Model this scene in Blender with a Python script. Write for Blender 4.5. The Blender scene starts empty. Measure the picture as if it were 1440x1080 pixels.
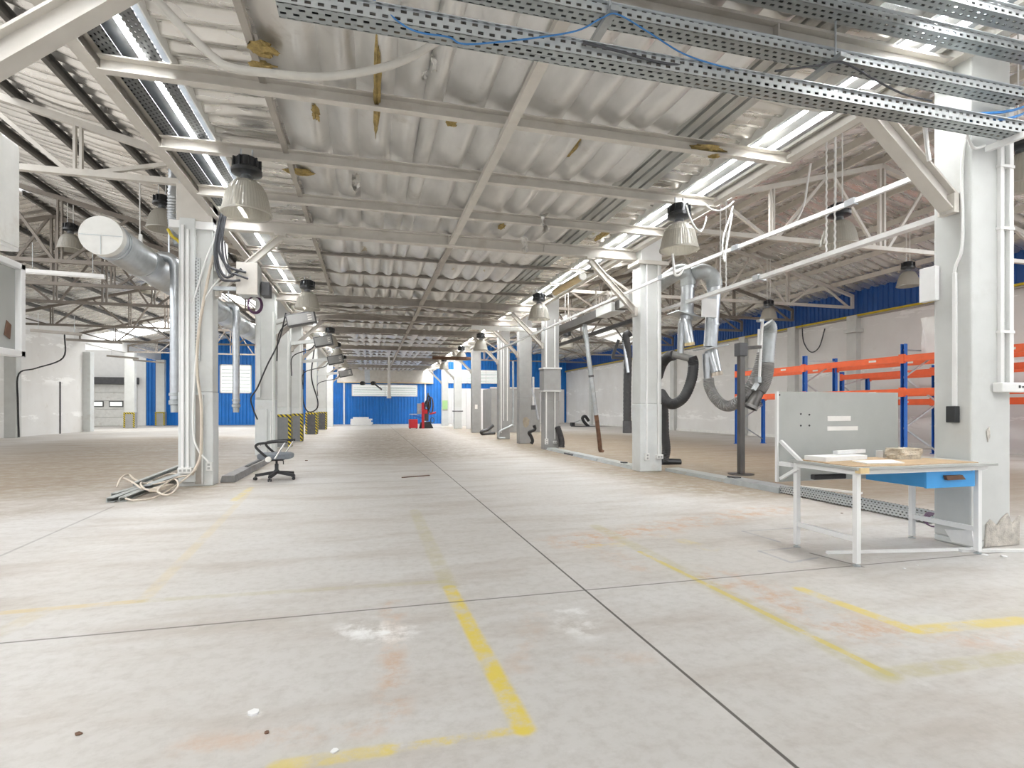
import bpy, math, random
from mathutils import Vector, Matrix
random.seed(7)
R = math.radians
H = 1.25                      # all plan measures below are in units of the camera height
SC = bpy.context.scene
COL = SC.collection
F_PX, CX, HY = 765.0, 720.0, 575.0
SY, CY = math.sin(math.atan(201/765)), math.cos(math.atan(201/765))

# ---------------------------------------------------------------- surveying helpers (metres / H)
def ray(px, py):
    a = (px-CX)/F_PX; b = (HY-py)/F_PX
    return Vector((SY + a*CY, CY - a*SY, b))
def atd(px, py, d): return Vector((0, 0, 1)) + ray(px, py)*d
def atY(px, py, Y):
    r = ray(px, py); return Vector((0, 0, 1)) + r*(Y/r.y)
def atX(px, py, X):
    r = ray(px, py); return Vector((0, 0, 1)) + r*(X/r.x)
def fl(px, py):
    return atd(px, py, F_PX/(py-HY))*1.0
def V(*a): return Vector(a)

# ---------------------------------------------------------------- node helpers
def new_mat(name):
    m = bpy.data.materials.new(name); m.use_nodes = True
    nt = m.node_tree; bs = nt.nodes['Principled BSDF']
    return m, nt, bs
def nd(nt, t, **kw):
    n = nt.nodes.new(t)
    for k, v in kw.items(): setattr(n, k, v)
    return n
def lk(nt, a, b): nt.links.new(a, b)
def objco(nt, scale=(1, 1, 1)):
    t = nd(nt, 'ShaderNodeTexCoord'); mp = nd(nt, 'ShaderNodeMapping')
    mp.inputs['Scale'].default_value = scale
    lk(nt, t.outputs['Object'], mp.inputs['Vector']); return mp.outputs['Vector']
def noise(nt, vec, scale, detail=4, rough=.55):
    n = nd(nt, 'ShaderNodeTexNoise'); n.inputs['Scale'].default_value = scale
    n.inputs['Detail'].default_value = detail; n.inputs['Roughness'].default_value = rough
    lk(nt, vec, n.inputs['Vector']); return n.outputs['Fac']
def mapr(nt, v, a, b, c=0., d=1., smooth=False):
    n = nd(nt, 'ShaderNodeMapRange'); n.inputs[1].default_value = a; n.inputs[2].default_value = b
    n.inputs[3].default_value = c; n.inputs[4].default_value = d
    if smooth: n.interpolation_type = 'SMOOTHSTEP'
    lk(nt, v, n.inputs[0]); return n.outputs[0]
def mix(nt, fac, a, b):
    n = nd(nt, 'ShaderNodeMix', data_type='RGBA')
    for s, v in ((0, fac), (6, a), (7, b)):
        if isinstance(v, (int, float)): n.inputs[s].default_value = v
        elif isinstance(v, tuple): n.inputs[s].default_value = (*v[:3], 1)
        else: lk(nt, v, n.inputs[s])
    return n.outputs[2]
def mth(nt, op, a, b=None, clamp=False):
    n = nd(nt, 'ShaderNodeMath', operation=op); n.use_clamp = clamp
    for i, v in enumerate((a, b)):
        if v is None: continue
        if isinstance(v, (int, float)): n.inputs[i].default_value = v
        else: lk(nt, v, n.inputs[i])
    return n.outputs[0]
def bump(nt, bs, h, strength, dist=.02):
    b = nd(nt, 'ShaderNodeBump'); b.inputs['Strength'].default_value = strength; b.inputs['Distance'].default_value = dist
    lk(nt, h, b.inputs['Height']); lk(nt, b.outputs[0], bs.inputs['Normal'])
def sep(nt, vec):
    n = nd(nt, 'ShaderNodeSeparateXYZ'); lk(nt, vec, n.inputs[0]); return n.outputs

def pm(name, col, rough=.6, metal=0., var=.12, scale=6., dirt=None, dirt_amt=.35, bmp=.0, stretch=(1, 1, 1), spec=None):
    """painted / plain surface with gentle procedural mottling and optional dirt patches"""
    m, nt, bs = new_mat(name); v = objco(nt, stretch)
    n = noise(nt, v, scale, 5)
    c2 = tuple(max(0, c*(1-var)) for c in col); c1 = tuple(min(1, c*(1+var*.6)) for c in col)
    out = mix(nt, mapr(nt, n, .3, .7), c2, c1)
    if dirt:
        d = noise(nt, v, scale*.6, 7, .7)
        out = mix(nt, mapr(nt, d, .52, .72, 0, dirt_amt, True), out, dirt)
    lk(nt, out, bs.inputs['Base Color'])
    bs.inputs['Roughness'].default_value = rough; bs.inputs['Metallic'].default_value = metal
    if spec is not None: bs.inputs['Specular IOR Level'].default_value = spec
    if bmp: bump(nt, bs, noise(nt, v, scale*5, 4), bmp)
    return m

def perforated(name, col, u, axis_u, axis_v, metal=.75, rough=.42):
    """galvanised sheet with staggered rows of punched slots (real holes, by transparency)"""
    m, nt, bs = new_mat(name)
    t = nd(nt, 'ShaderNodeTexCoord'); s = sep(nt, t.outputs['Object'])
    a = s[axis_u]; b = s[axis_v]
    row = mth(nt, 'FLOOR', mth(nt, 'DIVIDE', b, u*.62))
    sh = mth(nt, 'MULTIPLY', mth(nt, 'MODULO', row, 2.), u*.5)
    fa = mth(nt, 'PINGPONG', mth(nt, 'ADD', a, sh), u*.5)
    fb = mth(nt, 'PINGPONG', mth(nt, 'ADD', b, 0.), u*.31)
    h1 = mth(nt, 'GREATER_THAN', fa, u*.26); h2 = mth(nt, 'GREATER_THAN', fb, u*.18)
    hole = mth(nt, 'MULTIPLY', h1, h2)
    v = objco(nt); n = noise(nt, v, 9., 4)
    lk(nt, mix(nt, n, tuple(c*.8 for c in col), col), bs.inputs['Base Color'])
    bs.inputs['Metallic'].default_value = metal; bs.inputs['Roughness'].default_value = rough
    tr = nd(nt, 'ShaderNodeBsdfTransparent'); tr.inputs[0].default_value = (.45, .45, .45, 1); mx = nd(nt, 'ShaderNodeMixShader')  # slots tinted dark so the dim tray interior is painted in
    lk(nt, hole, mx.inputs[0]); lk(nt, bs.outputs[0], mx.inputs[1]); lk(nt, tr.outputs[0], mx.inputs[2])
    lk(nt, mx.outputs[0], nt.nodes['Material Output'].inputs['Surface'])
    return m

def glow(name, col, strength):
    m, nt, bs = new_mat(name)
    bs.inputs['Base Color'].default_value = (.8, .8, .8, 1); bs.inputs['Roughness'].default_value = .5
    bs.inputs['Emission Color'].default_value = (*col, 1); bs.inputs['Emission Strength'].default_value = strength
    return m

def seg_mask(nt, pos, a, b, w, soft=.5):
    """1 inside a strip of half width w around the floor segment a-b"""
    a = Vector((a[0]*H, a[1]*H, 0)); b = Vector((b[0]*H, b[1]*H, 0)); ab = b-a; w *= H
    s1 = nd(nt, 'ShaderNodeVectorMath', operation='SUBTRACT'); lk(nt, pos, s1.inputs[0]); s1.inputs[1].default_value = a
    dt = nd(nt, 'ShaderNodeVectorMath', operation='DOT_PRODUCT'); lk(nt, s1.outputs[0], dt.inputs[0]); dt.inputs[1].default_value = ab/ab.length_squared
    t = mth(nt, 'ADD', dt.outputs['Value'], 0., True)
    sc = nd(nt, 'ShaderNodeVectorMath', operation='SCALE'); sc.inputs[0].default_value = ab; lk(nt, t, sc.inputs['Scale'])
    ds = nd(nt, 'ShaderNodeVectorMath', operation='DISTANCE'); lk(nt, s1.outputs[0], ds.inputs[0]); lk(nt, sc.outputs[0], ds.inputs[1])
    return mapr(nt, ds.outputs['Value'], w*(1-soft), w*(1+soft), 1., 0., True)

# ---------------------------------------------------------------- materials
M = {}
M['grey'] = pm('painted_grey_steel', (.60, .61, .59), .5, 0, .08, 2.5, (.42, .40, .36), .30)
M['grey_lower'] = pm('painted_light_grey_steel', (.66, .68, .67), .45, 0, .07, 3., (.45, .40, .34), .4)
M['grey_mid'] = pm('painted_mid_grey_steel', (.33, .33, .32), .5, 0, .1, 3., (.3, .27, .22), .35)
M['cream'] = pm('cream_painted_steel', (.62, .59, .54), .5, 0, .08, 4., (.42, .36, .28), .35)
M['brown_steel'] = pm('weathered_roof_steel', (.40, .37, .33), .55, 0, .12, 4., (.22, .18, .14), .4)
M['dark_purlin'] = pm('bare_purlin_steel', (.17, .165, .155), .45, .5, .15, 4.)  # steel tone darkened to paint the purlins' shadowed side
M['stain'] = pm('faint_brown_stain', (.40, .345, .26), .7, 0, .25, 6.)
M['guard_grey'] = pm('guard_plate_grey', (.21, .215, .22), .5, 0, .12, 4., (.3, .27, .22), .3)
M['galv'] = pm('galvanised_sheet', (.60, .63, .66), .32, .85, .14, 7.)
M['galv_dull'] = pm('dull_galvanised_sheet', (.50, .53, .54), .48, .7, .14, 7., (.35, .32, .28), .3)
M['deck'] = pm('bare_ribbed_deck', (.52, .53, .51), .42, .6, .15, 4., (.38, .32, .25), .4, stretch=(3, .4, 1))
M['white'] = pm('white_painted_metal', (.82, .82, .81), .42, 0, .04, 4.)
M['white_dirty'] = pm('scuffed_white_paint', (.78, .78, .75), .5, 0, .08, 6., (.5, .45, .38), .4)
M['plastic'] = pm('white_plastic_conduit', (.80, .80, .78), .4, 0, .04, 5.)
M['beige'] = pm('dusty_beige_cable', (.62, .55, .46), .6, 0, .12, 8.)
M['beige_hose'] = pm('pale_corrugated_conduit', (.60, .58, .53), .5, 0, .08, 8.)
M['black'] = pm('black_rubber', (.025, .025, .027), .55, 0, .3, 10.)
M['black_gloss'] = pm('black_enamel', (.03, .032, .035), .3, .1, .2, 10.)
M['dark'] = pm('dark_grey_metal', (.10, .10, .105), .5, .3, .2, 6.)
M['post'] = pm('raw_dark_steel', (.13, .125, .12), .38, .7, .25, 6., (.16, .08, .04), .5, stretch=(2, 2, .5))
M['hose_grey'] = pm('grey_flexible_hose', (.27, .265, .26), .6, .1, .2, 8., (.35, .31, .26), .4)
M['hose_black'] = pm('charcoal_flexible_hose', (.045, .045, .047), .6, 0, .25, 8., (.12, .11, .1), .4)
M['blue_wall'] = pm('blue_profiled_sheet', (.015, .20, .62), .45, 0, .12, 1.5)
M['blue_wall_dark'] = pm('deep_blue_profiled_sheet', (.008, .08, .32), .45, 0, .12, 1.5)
M['rack_blue'] = pm('blue_rack_paint', (.025, .15, .55), .4, 0, .1, 6.)
M['rack_orange'] = pm('orange_rack_paint', (.90, .15, .045), .42, 0, .08, 6.)
M['drawer_blue'] = pm('sky_blue_enamel', (.055, .33, .72), .35, .1, .08, 5.)
M['wood'] = pm('worn_chipboard', (.50, .36, .22), .7, 0, .2, 9., (.30, .22, .15), .6, stretch=(1, 3, 3))
M['panel_grey'] = pm('grey_laminated_board', (.40, .41, .39), .6, 0, .05, 4., (.33, .33, .31), .35)
M['foam'] = pm('crumbly_foam_block', (.58, .52, .42), .85, 0, .25, 18., bmp=.6)
M['paper'] = pm('white_paper', (.82, .80, .76), .7, 0, .06, 9.)
M['chair_fabric'] = pm('grey_blue_upholstery', (.20, .22, .245), .85, 0, .12, 30., bmp=.3)
M['chrome'] = pm('brushed_chrome', (.82, .82, .82), .25, .9, .05, 9.)
M['cable_grey'] = pm('grey_cable', (.055, .057, .065), .5, 0, .1, 9.)
M['cable_blue'] = pm('blue_cable', (.04, .20, .50), .45, 0, .1, 9.)
M['purple'] = pm('purple_wire', (.10, .04, .10), .5, 0, .2, 9.)
M['yellow'] = pm('yellow_pipe_paint', (.62, .47, .03), .45, 0, .1, 5.)
M['red'] = pm('red_enamel', (.55, .02, .03), .4, 0, .1, 5.)
M['green'] = pm('green_printed_sheet', (.38, .62, .28), .6, 0, .06, 5.)
M['lamp_yellow'] = pm('yellowed_diffuser', (.72, .56, .30), .4, 0, .12, 7.)
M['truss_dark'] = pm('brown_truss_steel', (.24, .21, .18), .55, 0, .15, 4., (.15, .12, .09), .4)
M['rust'] = pm('rusty_steel', (.17, .095, .06), .7, .4, .35, 8.)
M['wool'] = pm('mineral_wool', (.46, .34, .13), .9, 0, .35, 22., bmp=.8)
M['polystyrene'] = pm('white_polystyrene', (.80, .80, .79), .8, 0, .06, 12.)
M['plaster_rough'] = pm('chipped_plaster', (.62, .58, .52), .9, 0, .3, 14., (.35, .32, .28), .6, bmp=.8)
M['trunk'] = pm('floor_trunking_grey', (.42, .44, .43), .5, .2, .12, 5., (.35, .28, .2), .5)
M['brown_box'] = pm('dark_control_box', (.085, .08, .075), .5, .3, .2, 6.)
M['perf_x'] = perforated('perforated_tray_bottom', (.46, .50, .51), .074, 0, 1)
M['perf_xz'] = perforated('perforated_tray_side', (.62, .65, .65), .074, 0, 2)
M['perf_y'] = perforated('perforated_channel_bottom', (.22, .23, .24), .07, 1, 0)
M['perf_floor'] = perforated('perforated_floor_tray', (.70, .73, .74), .05, 1, 0)
M['perf_floor_side'] = perforated('perforated_floor_tray_side', (.66, .69, .70), .05, 1, 2)
M['perf_col'] = perforated('perforated_riser', (.62, .65, .65), .05, 2, 0)
M['skylight'] = glow('daylight_strip', (.98, .99, 1), 50.)
M['skylight_far'] = glow('translucent_roof_panel', (1, 1, .985), 8.5)
M['skylight_near'] = glow('dusty_translucent_roof_panel', (.98, .99, 1), 2.6)  # fill glow of the added left panels, out of view
M['skylight_dim'] = glow('grimy_roof_panel', (1, 1, .98), .7)  # weak glow, shared by added right panels and visible roof lights
M['skylight_band'] = glow('milky_roof_panel', (1, .995, .98), 8.)  # fill glow of the added hidden band
M['skylight_right'] = glow('clear_roof_panel', (.98, .99, 1), 5.)  # fill glow of the added panel beside the right wall
M['window_glow'] = glow('overexposed_window', (.86, .93, .86), .55)

# prismatic acrylic lamp shade
m, nt, bs = new_mat('prismatic_acrylic'); M['acrylic'] = m
bs.inputs['Base Color'].default_value = (.56, .55, .51, 1); bs.inputs['Roughness'].default_value = .15; bs.inputs['Metallic'].default_value = .1
tl = nd(nt, 'ShaderNodeBsdfTranslucent'); tl.inputs[0].default_value = (.66, .64, .58, 1)
mx = nd(nt, 'ShaderNodeMixShader'); mx.inputs[0].default_value = .35
lk(nt, bs.outputs[0], mx.inputs[1]); lk(nt, tl.outputs[0], mx.inputs[2])
tp = nd(nt, 'ShaderNodeBsdfTransparent'); tp.inputs[0].default_value = (.9, .87, .8, 1); mx2 = nd(nt, 'ShaderNodeMixShader'); mx2.inputs[0].default_value = .28
lk(nt, mx.outputs[0], mx2.inputs[1]); lk(nt, tp.outputs[0], mx2.inputs[2]); mx = mx2
lk(nt, mx.outputs[0], nt.nodes['Material Output'].inputs['Surface'])

# diagonal hazard stripes
m, nt, bs = new_mat('hazard_stripes'); M['hazard'] = m
t = nd(nt, 'ShaderNodeTexCoord'); s = sep(nt, t.outputs['Object'])
q = mth(nt, 'ADD', mth(nt, 'ADD', s[0], s[1]), s[2])
k = mth(nt, 'GREATER_THAN', mth(nt, 'PINGPONG', q, .07), .035)
lk(nt, mix(nt, k, (.03, .03, .03), (.66, .52, .02)), bs.inputs['Base Color'])

# aluminium foil blankets
def foil(name, col, metal, rough, stretch, bstr, streak=0., dist=.03):
    m, nt, bs = new_mat(name); v = objco(nt, stretch)
    big = noise(nt, v, 1.1, 3); fine = noise(nt, v, 3.5, 3, .5)
    c = mix(nt, mapr(nt, big, .3, .7), tuple(x*.78 for x in col), col)
    v2 = objco(nt, (1, 1, 1)); d = noise(nt, v2, 2.2, 6, .7)
    c = mix(nt, mapr(nt, d, .55, .75, 0, .35, True), c, (.40, .35, .28))
    if streak:
        w = noise(nt, objco(nt, (3., .9, 1)), 1.25, 5, .6)
        fk = mapr(nt, w, .70, .73, 0, streak, True)
        c = mix(nt, fk, c, (.36, .25, .06))
        lk(nt, mth(nt, 'MULTIPLY', mth(nt, 'SUBTRACT', 1., fk), metal), bs.inputs['Metallic'])
    else: bs.inputs['Metallic'].default_value = metal
    lk(nt, c, bs.inputs['Base Color'])
    lk(nt, mapr(nt, fine, .3, .7, rough-.03, rough+.05), bs.inputs['Roughness'])
    bump(nt, bs, fine, bstr, dist)
    return m
M['foil'] = foil('silver_foil_blanket', (.88, .88, .87), .80, .33, (3.2, .9, 1), .03, .6, .03)
M['foil_side'] = foil('foil_faced_roof_sheet', (.82, .80, .765), .74, .27, (.5, 2., .5), .2)
M['foil_torn'] = foil('torn_silver_foil', (.80, .78, .74), .7, .3, (3, 3, 3), .8)

# ---------------------------------------------------------------- mesh builder (coordinates in H units, stored in metres)
ORG = {}
class MB:
    def __init__(s): s.v = []; s.f = []; s.sm = []
    def add(s, vs, fs, smooth=False):
        o = len(s.v); s.v += [tuple(x) for x in vs]
        for f in fs: s.f.append(tuple(i+o for i in f)); s.sm.append(smooth)
        return s
    def box(s, x0, x1, y0, y1, z0, z1):
        x0, x1 = sorted((x0, x1)); y0, y1 = sorted((y0, y1)); z0, z1 = sorted((z0, z1))
        vs = [(x, y, z) for z in (z0, z1) for y in (y0, y1) for x in (x0, x1)]
        return s.add(vs, [(0, 2, 3, 1), (4, 5, 7, 6), (0, 1, 5, 4), (2, 6, 7, 3), (0, 4, 6, 2), (1, 3, 7, 5)])
    def cbox(s, c, sz, rot=None):
        rot = rot or Matrix.Identity(3)
        vs = [Vector(c) + rot @ Vector((sx*sz[0]/2, sy*sz[1]/2, sz_*sz[2]/2)) for sz_ in (-1, 1) for sy in (-1, 1) for sx in (-1, 1)]
        return s.add(vs, [(0, 2, 3, 1), (4, 5, 7, 6), (0, 1, 5, 4), (2, 6, 7, 3), (0, 4, 6, 2), (1, 3, 7, 5)])
    def sweep(s, p, q, prof, up=(0, 0, 1), closed=True, caps=True):
        p, q = Vector(p), Vector(q); d = (q-p).normalized(); up = Vector(up)
        if abs(d.dot(up)) > .95: up = Vector((0, 1, 0))
        sd = d.cross(up).normalized(); u = sd.cross(d)
        n = len(prof)
        vs = [o + sd*a + u*b for o in (p, q) for a, b in prof]
        fs = [(i, (i+1) % n, n+(i+1) % n, n+i) for i in range(n if closed else n-1)]
        if caps and closed: fs += [tuple(range(n-1, -1, -1)), tuple(range(n, 2*n))]
        return s.add(vs, fs)
    def bar(s, p, q, w, h, up=(0, 0, 1)):
        return s.sweep(p, q, [(-w/2, -h/2), (w/2, -h/2), (w/2, h/2), (-w/2, h/2)], up)
    def ibeam(s, p, q, w, h, t=.018):
        a, b = w/2, h/2; e = t/2
        return s.sweep(p, q, [(-a, -b), (a, -b), (a, -b+t), (e, -b+t), (e, b-t), (a, b-t), (a, b), (-a, b), (-a, b-t), (-e, b-t), (-e, -b+t), (-a, -b+t)])
    def channel(s, p, q, w, h, t=.012, up=(0, 0, 1)):      # open on the +side
        a, b = w/2, h/2
        return s.sweep(p, q, [(-a, -b), (a, -b), (a, -b+t), (-a+t, -b+t), (-a+t, b-t), (a, b-t), (a, b), (-a, b)], up)
    def tube(s, pts, r, n=10, caps=True, rib=0., ribn=0):
        pts = [Vector(p) for p in pts]; m = len(pts)
        rr = r if isinstance(r, (list, tuple)) else [r]*m
        t0 = (pts[1]-pts[0]).normalized(); up = Vector((0, 0, 1)) if abs(t0.z) < .9 else Vector((1, 0, 0))
        nrm = t0.cross(up).normalized(); vs = []
        for i, p in enumerate(pts):
            t = (pts[min(i+1, m-1)]-pts[max(i-1, 0)]).normalized()
            nrm = (nrm - t*nrm.dot(t)).normalized(); bn = t.cross(nrm)
            for k in range(n):
                a = 2*math.pi*k/n; vs.append(p + (nrm*math.cos(a)+bn*math.sin(a))*rr[i])
        fs = [(i*n+k, i*n+(k+1) % n, (i+1)*n+(k+1) % n, (i+1)*n+k) for i in range(m-1) for k in range(n)]
        s.add(vs, fs, True)
        if caps:
            s.add(vs[:n], [tuple(range(n-1, -1, -1))]); s.add(vs[-n:], [tuple(range(n))])
        return s
    def lathe(s, c, prof, n=28, flute=0., axis='z'):
        c = Vector(c); vs = []
        for r, z in prof:
            for k in range(n):
                a = 2*math.pi*k/n; q = r*(1+(flute if k % 2 else -flute))
                vs.append(c + Vector((q*math.cos(a), q*math.sin(a), z)))
        m = len(prof)
        fs = [(i*n+k, i*n+(k+1) % n, (i+1)*n+(k+1) % n, (i+1)*n+k) for i in range(m-1) for k in range(n)]
        s.add(vs, fs, flute == 0)
        return s
    def poly(s, pts, off):                        # extruded outline
        n = len(pts); off = Vector(off); vs = [Vector(p) for p in pts]+[Vector(p)+off for p in pts]
        return s.add(vs, [tuple(range(n-1, -1, -1)), tuple(range(n, 2*n))]+[(i, (i+1) % n, n+(i+1) % n, n+i) for i in range(n)])
    def grid(s, nx, ny, f, smooth=True, flip=False):
        vs = [f(i/nx, j/ny) for j in range(ny+1) for i in range(nx+1)]; w = nx+1
        fs = [(j*w+i, j*w+i+1, (j+1)*w+i+1, (j+1)*w+i) for j in range(ny) for i in range(nx)]
        if flip: fs = [f[::-1] for f in fs]
        return s.add(vs, fs, smooth)
    def build(s, name, m, parent=None, bev=0., origin=None):
        me = bpy.data.meshes.new(name)
        if parent is not None: o = ORG[parent.name]
        elif origin is not None: o = Vector(origin)
        else:
            xs, ys, zs = zip(*s.v); o = Vector(((min(xs)+max(xs))/2, (min(ys)+max(ys))/2, min(zs)))
        me.from_pydata([((x-o.x)*H, (y-o.y)*H, (z-o.z)*H) for x, y, z in s.v], [], s.f)
        me.polygons.foreach_set('use_smooth', s.sm); me.materials.append(m); me.update()
        if any(s.sm): me.set_sharp_from_angle(angle=R(50))
        ob = bpy.data.objects.new(name, me); COL.objects.link(ob)
        if parent is not None: ob.parent = parent
        else: ob.location = o*H
        ORG[ob.name] = o.copy()
        if bev:
            md = ob.modifiers.new('edge', 'BEVEL'); md.width = bev*H; md.segments = 2; md.limit_method = 'ANGLE'; md.angle_limit = R(50)
        return ob

def tag(o, label, cat, group=None, kind=None):
    o['label'] = label; o['category'] = cat
    if group: o['group'] = group
    if kind: o['kind'] = kind
    return o
def struct(o): o['kind'] = 'structure'; return o
def thing(name, label, cat, loc, group=None):
    o = bpy.data.objects.new(name, None); COL.objects.link(o); o.empty_display_size = .1
    o.location = Vector(loc)*H; ORG[o.name] = Vector(loc)
    return tag(o, label, cat, group)
def dup(root, loc, label=None, group=None):
    r = root.copy(); COL.objects.link(r); r.location = Vector(loc)*H
    ORG[r.name] = Vector(loc)
    if label: r['label'] = label
    if group: r['group'] = group
    for ch in [c for c in bpy.data.objects if c.parent == root]:
        c = ch.copy(); COL.objects.link(c); c.parent = r
        for g in [x for x in bpy.data.objects if x.parent == ch]:
            d = g.copy(); COL.objects.link(d); d.parent = c
    return r
def smoothpath(pts, k=8):
    pts = [Vector(p) for p in pts]; out = []
    P = [pts[0]*2-pts[1]]+pts+[pts[-1]*2-pts[-2]]
    for i in range(1, len(P)-2):
        for j in range(k):
            t = j/k; a, b, c, d = P[i-1:i+3]
            out.append(.5*((2*b)+(c-a)*t+(2*a-5*b+4*c-d)*t*t+(3*b-a-3*c+d)*t**3))
    out.append(pts[-1]); return out
ORD = ['first', 'second', 'third', 'fourth', 'fifth', 'sixth', 'seventh', 'eighth', 'ninth', 'tenth', 'eleventh', 'twelfth', 'thirteenth', 'fourteenth',
       'fifteenth', 'sixteenth', 'seventeenth', 'eighteenth', 'nineteenth', 'twentieth', 'twenty-first', 'twenty-second', 'twenty-third', 'twenty-fourth',
       'twenty-fifth', 'twenty-sixth', 'twenty-seventh', 'twenty-eighth', 'twenty-ninth', 'thirtieth']

# ---------------------------------------------------------------- main plan dimensions (H units)
XL0, XL1 = -2.37, -1.97          # left column row: outer face, aisle face
XR0, XR1 = 4.17, 4.55            # right column row: aisle face, outer face
CD = .27                         # column depth along the hall
ROWS = [2.93, 7.85, 12.72, 17.6, 22.45, 27.35, 32.2]
XJ = 15.05                       # doubled columns at the expansion joint
YEND, Y0 = 37.1, .6
XWR, XWL = 13.8, -12.1
ZT0, ZT1 = 3.385, 3.55           # tie beam
ZC = 3.64                        # underside of the roof deck over the aisle
# ================================================================ FLOOR
m, nt, bs = new_mat('worn_concrete'); M['floor'] = m
v = objco(nt); pos = nd(nt, 'ShaderNodeTexCoord').outputs['Object']
n1 = noise(nt, v, .35, 4); n2 = noise(nt, objco(nt, (.45, 1.5, 1)), 1.3, 6, .65); n3 = noise(nt, v, 14., 5, .7)
c = mix(nt, mapr(nt, n1, .3, .7), (.49, .462, .425), (.575, .565, .545))
c = mix(nt, mapr(nt, n2, .44, .70, 0, .5, True), c, (.36, .305, .25))
c = mix(nt, mapr(nt, n3, .45, .75, 0, .38), c, (.30, .27, .23))
scuff = noise(nt, objco(nt, (1.2, 1.2, 1)), 3.2, 8, .75)
c = mix(nt, mapr(nt, scuff, .60, .78, 0, .5, True), c, (.70, .69, .67))
wear = noise(nt, v, 5., 7, .72)
wk = mapr(nt, wear, .36, .58, .25, 1., True); wh = mapr(nt, wear, .42, .66, 0., 1., True)
def paint(mask, col, amt, hard=False):
    global c
    k = mth(nt, 'MULTIPLY', mth(nt, 'MULTIPLY', mask, wh if hard else wk), amt) if hard is not None else mth(nt, 'MULTIPLY', mask, amt)
    c = mix(nt, k, c, col)
def fp(px, py): q = fl(px, py); return (q.x, q.y)
YEL = (.64, .50, .07); OLV = (.42, .38, .20); ORA = (.50, .32, .20); BRN = (.27, .215, .15)
# brown dirt that has gathered along the two column rows and by the machines
for a, b, w, amt in (((XR0+.1, 6.), (XR0+.1, 30.), .7, .95), ((XL1-.1, 7.), (XL1-.1, 30.), .5, .5), ((6.6, 7.), (6.6, 22.), 2.2, 1.), ((-4.5, 9.), (-6, 20.), 2., .95), ((-2.2, 7.6), (-3.3, 6.2), .35, .45), ((1., 12.5), (1.5, 26.), 2., .8)):
    paint(seg_mask(nt, pos, a, b, w, .8), BRN, amt)
for a, b, w, amt in (((7.6, 6.8), (7.6, 17.), 3., .78), ((-5., 9.5), (-7., 19.), 2.6, .55), ((XR0+.1, 7.), (XR0+.1, 28.), .8, .4)):
    paint(seg_mask(nt, pos, a, b, w, .5), (.25, .20, .145), amt, None)
# orange-red scuffed paint
for a, b, w, amt in ((fp(800, 762), fp(1090, 716), .17, .95), (fp(1010, 812), fp(1190, 880), .16, .85), (fp(1200, 885), fp(1430, 902), .10, .65), (fp(552, 850), fp(552, 1005), .05, .7),
                     (fp(270, 1048), fp(520, 1024), .05, .5), (fp(720, 960), fp(760, 850), .05, .3), (fp(840, 770), fp(905, 800), .1, .4), (fp(830, 925), fp(905, 925), .05, .3)):
    paint(seg_mask(nt, pos, a, b, w, .9), ORA, amt, True)
# line marking: fresh yellow, ghost lines
for a, b, w, col, amt, hd in (
        (fp(632, 826), fp(737, 1025), .036, YEL, .95, False), (fp(737, 1025), fp(545, 1054), .022, YEL, .75, True), (fp(545, 1054), fp(390, 1078), .03, YEL, .6, False),
        (fp(583, 718), fp(632, 826), .05, OLV, .45, False), (fp(0, 862), fp(200, 845), .03, (.55, .42, .18), .6, False), (fp(200, 845), fp(632, 817), .03, OLV, .4, False),
        (fp(205, 840), fp(352, 690), .035, (.56, .46, .26), .4, False), (fp(0, 890), fp(55, 862), .05, (.50, .42, .26), .4, False),
        (fp(900, 776), fp(1250, 948), .018, YEL, 1., False), (fp(838, 740), fp(1245, 950), .055, OLV, .5, False), (fp(1250, 948), fp(1440, 922), .045, OLV, .6, False),
        (fp(1125, 828), fp(1285, 886), .036, YEL, .7, False), (fp(1285, 886), fp(1440, 872), .045, YEL, .65, False), (fp(328, 704), fp(353, 686), .04, YEL, .5, False),
        (fp(830, 768), fp(872, 766), .05, YEL, .5, True), (fp(940, 755), fp(1000, 772), .06, YEL, .35, True), (fp(1100, 640), fp(1098, 655), .03, YEL, .3, False)):
    paint(seg_mask(nt, pos, a, b, w, .35), col, amt, hd)
# blue-grey tape outlines by the bench
for a, b in ((fp(1045, 747), fp(1145, 741)), (fp(1045, 747), fp(1096, 762)), (fp(1068, 775), fp(1118, 770)), (fp(1068, 775), fp(1112, 791)), (fp(1112, 791), fp(1150, 784))):
    paint(seg_mask(nt, pos, a, b, .014, .4), (.26, .27, .30), .6)
# white powder spills
for a, b, w, amt in ((fp(512, 885), fp(552, 892), .11, 1.), (fp(352, 1003), fp(360, 1005), .016, 1.4), (fp(800, 860), fp(815, 885), .1, .6), (fp(790, 960), fp(800, 962), .03, .5)):
    paint(seg_mask(nt, pos, a, b, w, .9), (.82, .82, .80), amt, True)
# sawn joints and hairline cracks
XS = 1.153
for a, b, w, amt in (((XS, .5), (XS, 36.), .0065, .95), ((-14., 2.80), (14., 2.80), .007, .7), ((-14., 7.72), (14., 7.72), .010, .45), ((-14., 12.6), (14., 12.6), .012, .4), ((-14, 17.5), (14, 17.5), .014, .35),
                     (fp(0, 782), fp(160, 712), .012, .35), (fp(1140, 778), fp(1213, 797), .012, .6)):
    k = mth(nt, 'MULTIPLY', seg_mask(nt, pos, a, b, w, .35), amt)
    c = mix(nt, k, c, (.07, .06, .05))
lk(nt, c, bs.inputs['Base Color'])
lk(nt, mapr(nt, n2, .3, .7, .48, .68), bs.inputs['Roughness']); bs.inputs['Specular IOR Level'].default_value = .35
bump(nt, bs, n3, .12, .01)
b = MB(); b.box(-22, 16, -4, 44, -.12, 0); struct(b.build('floor', M['floor'], origin=(0, 0, 0)))

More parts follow.
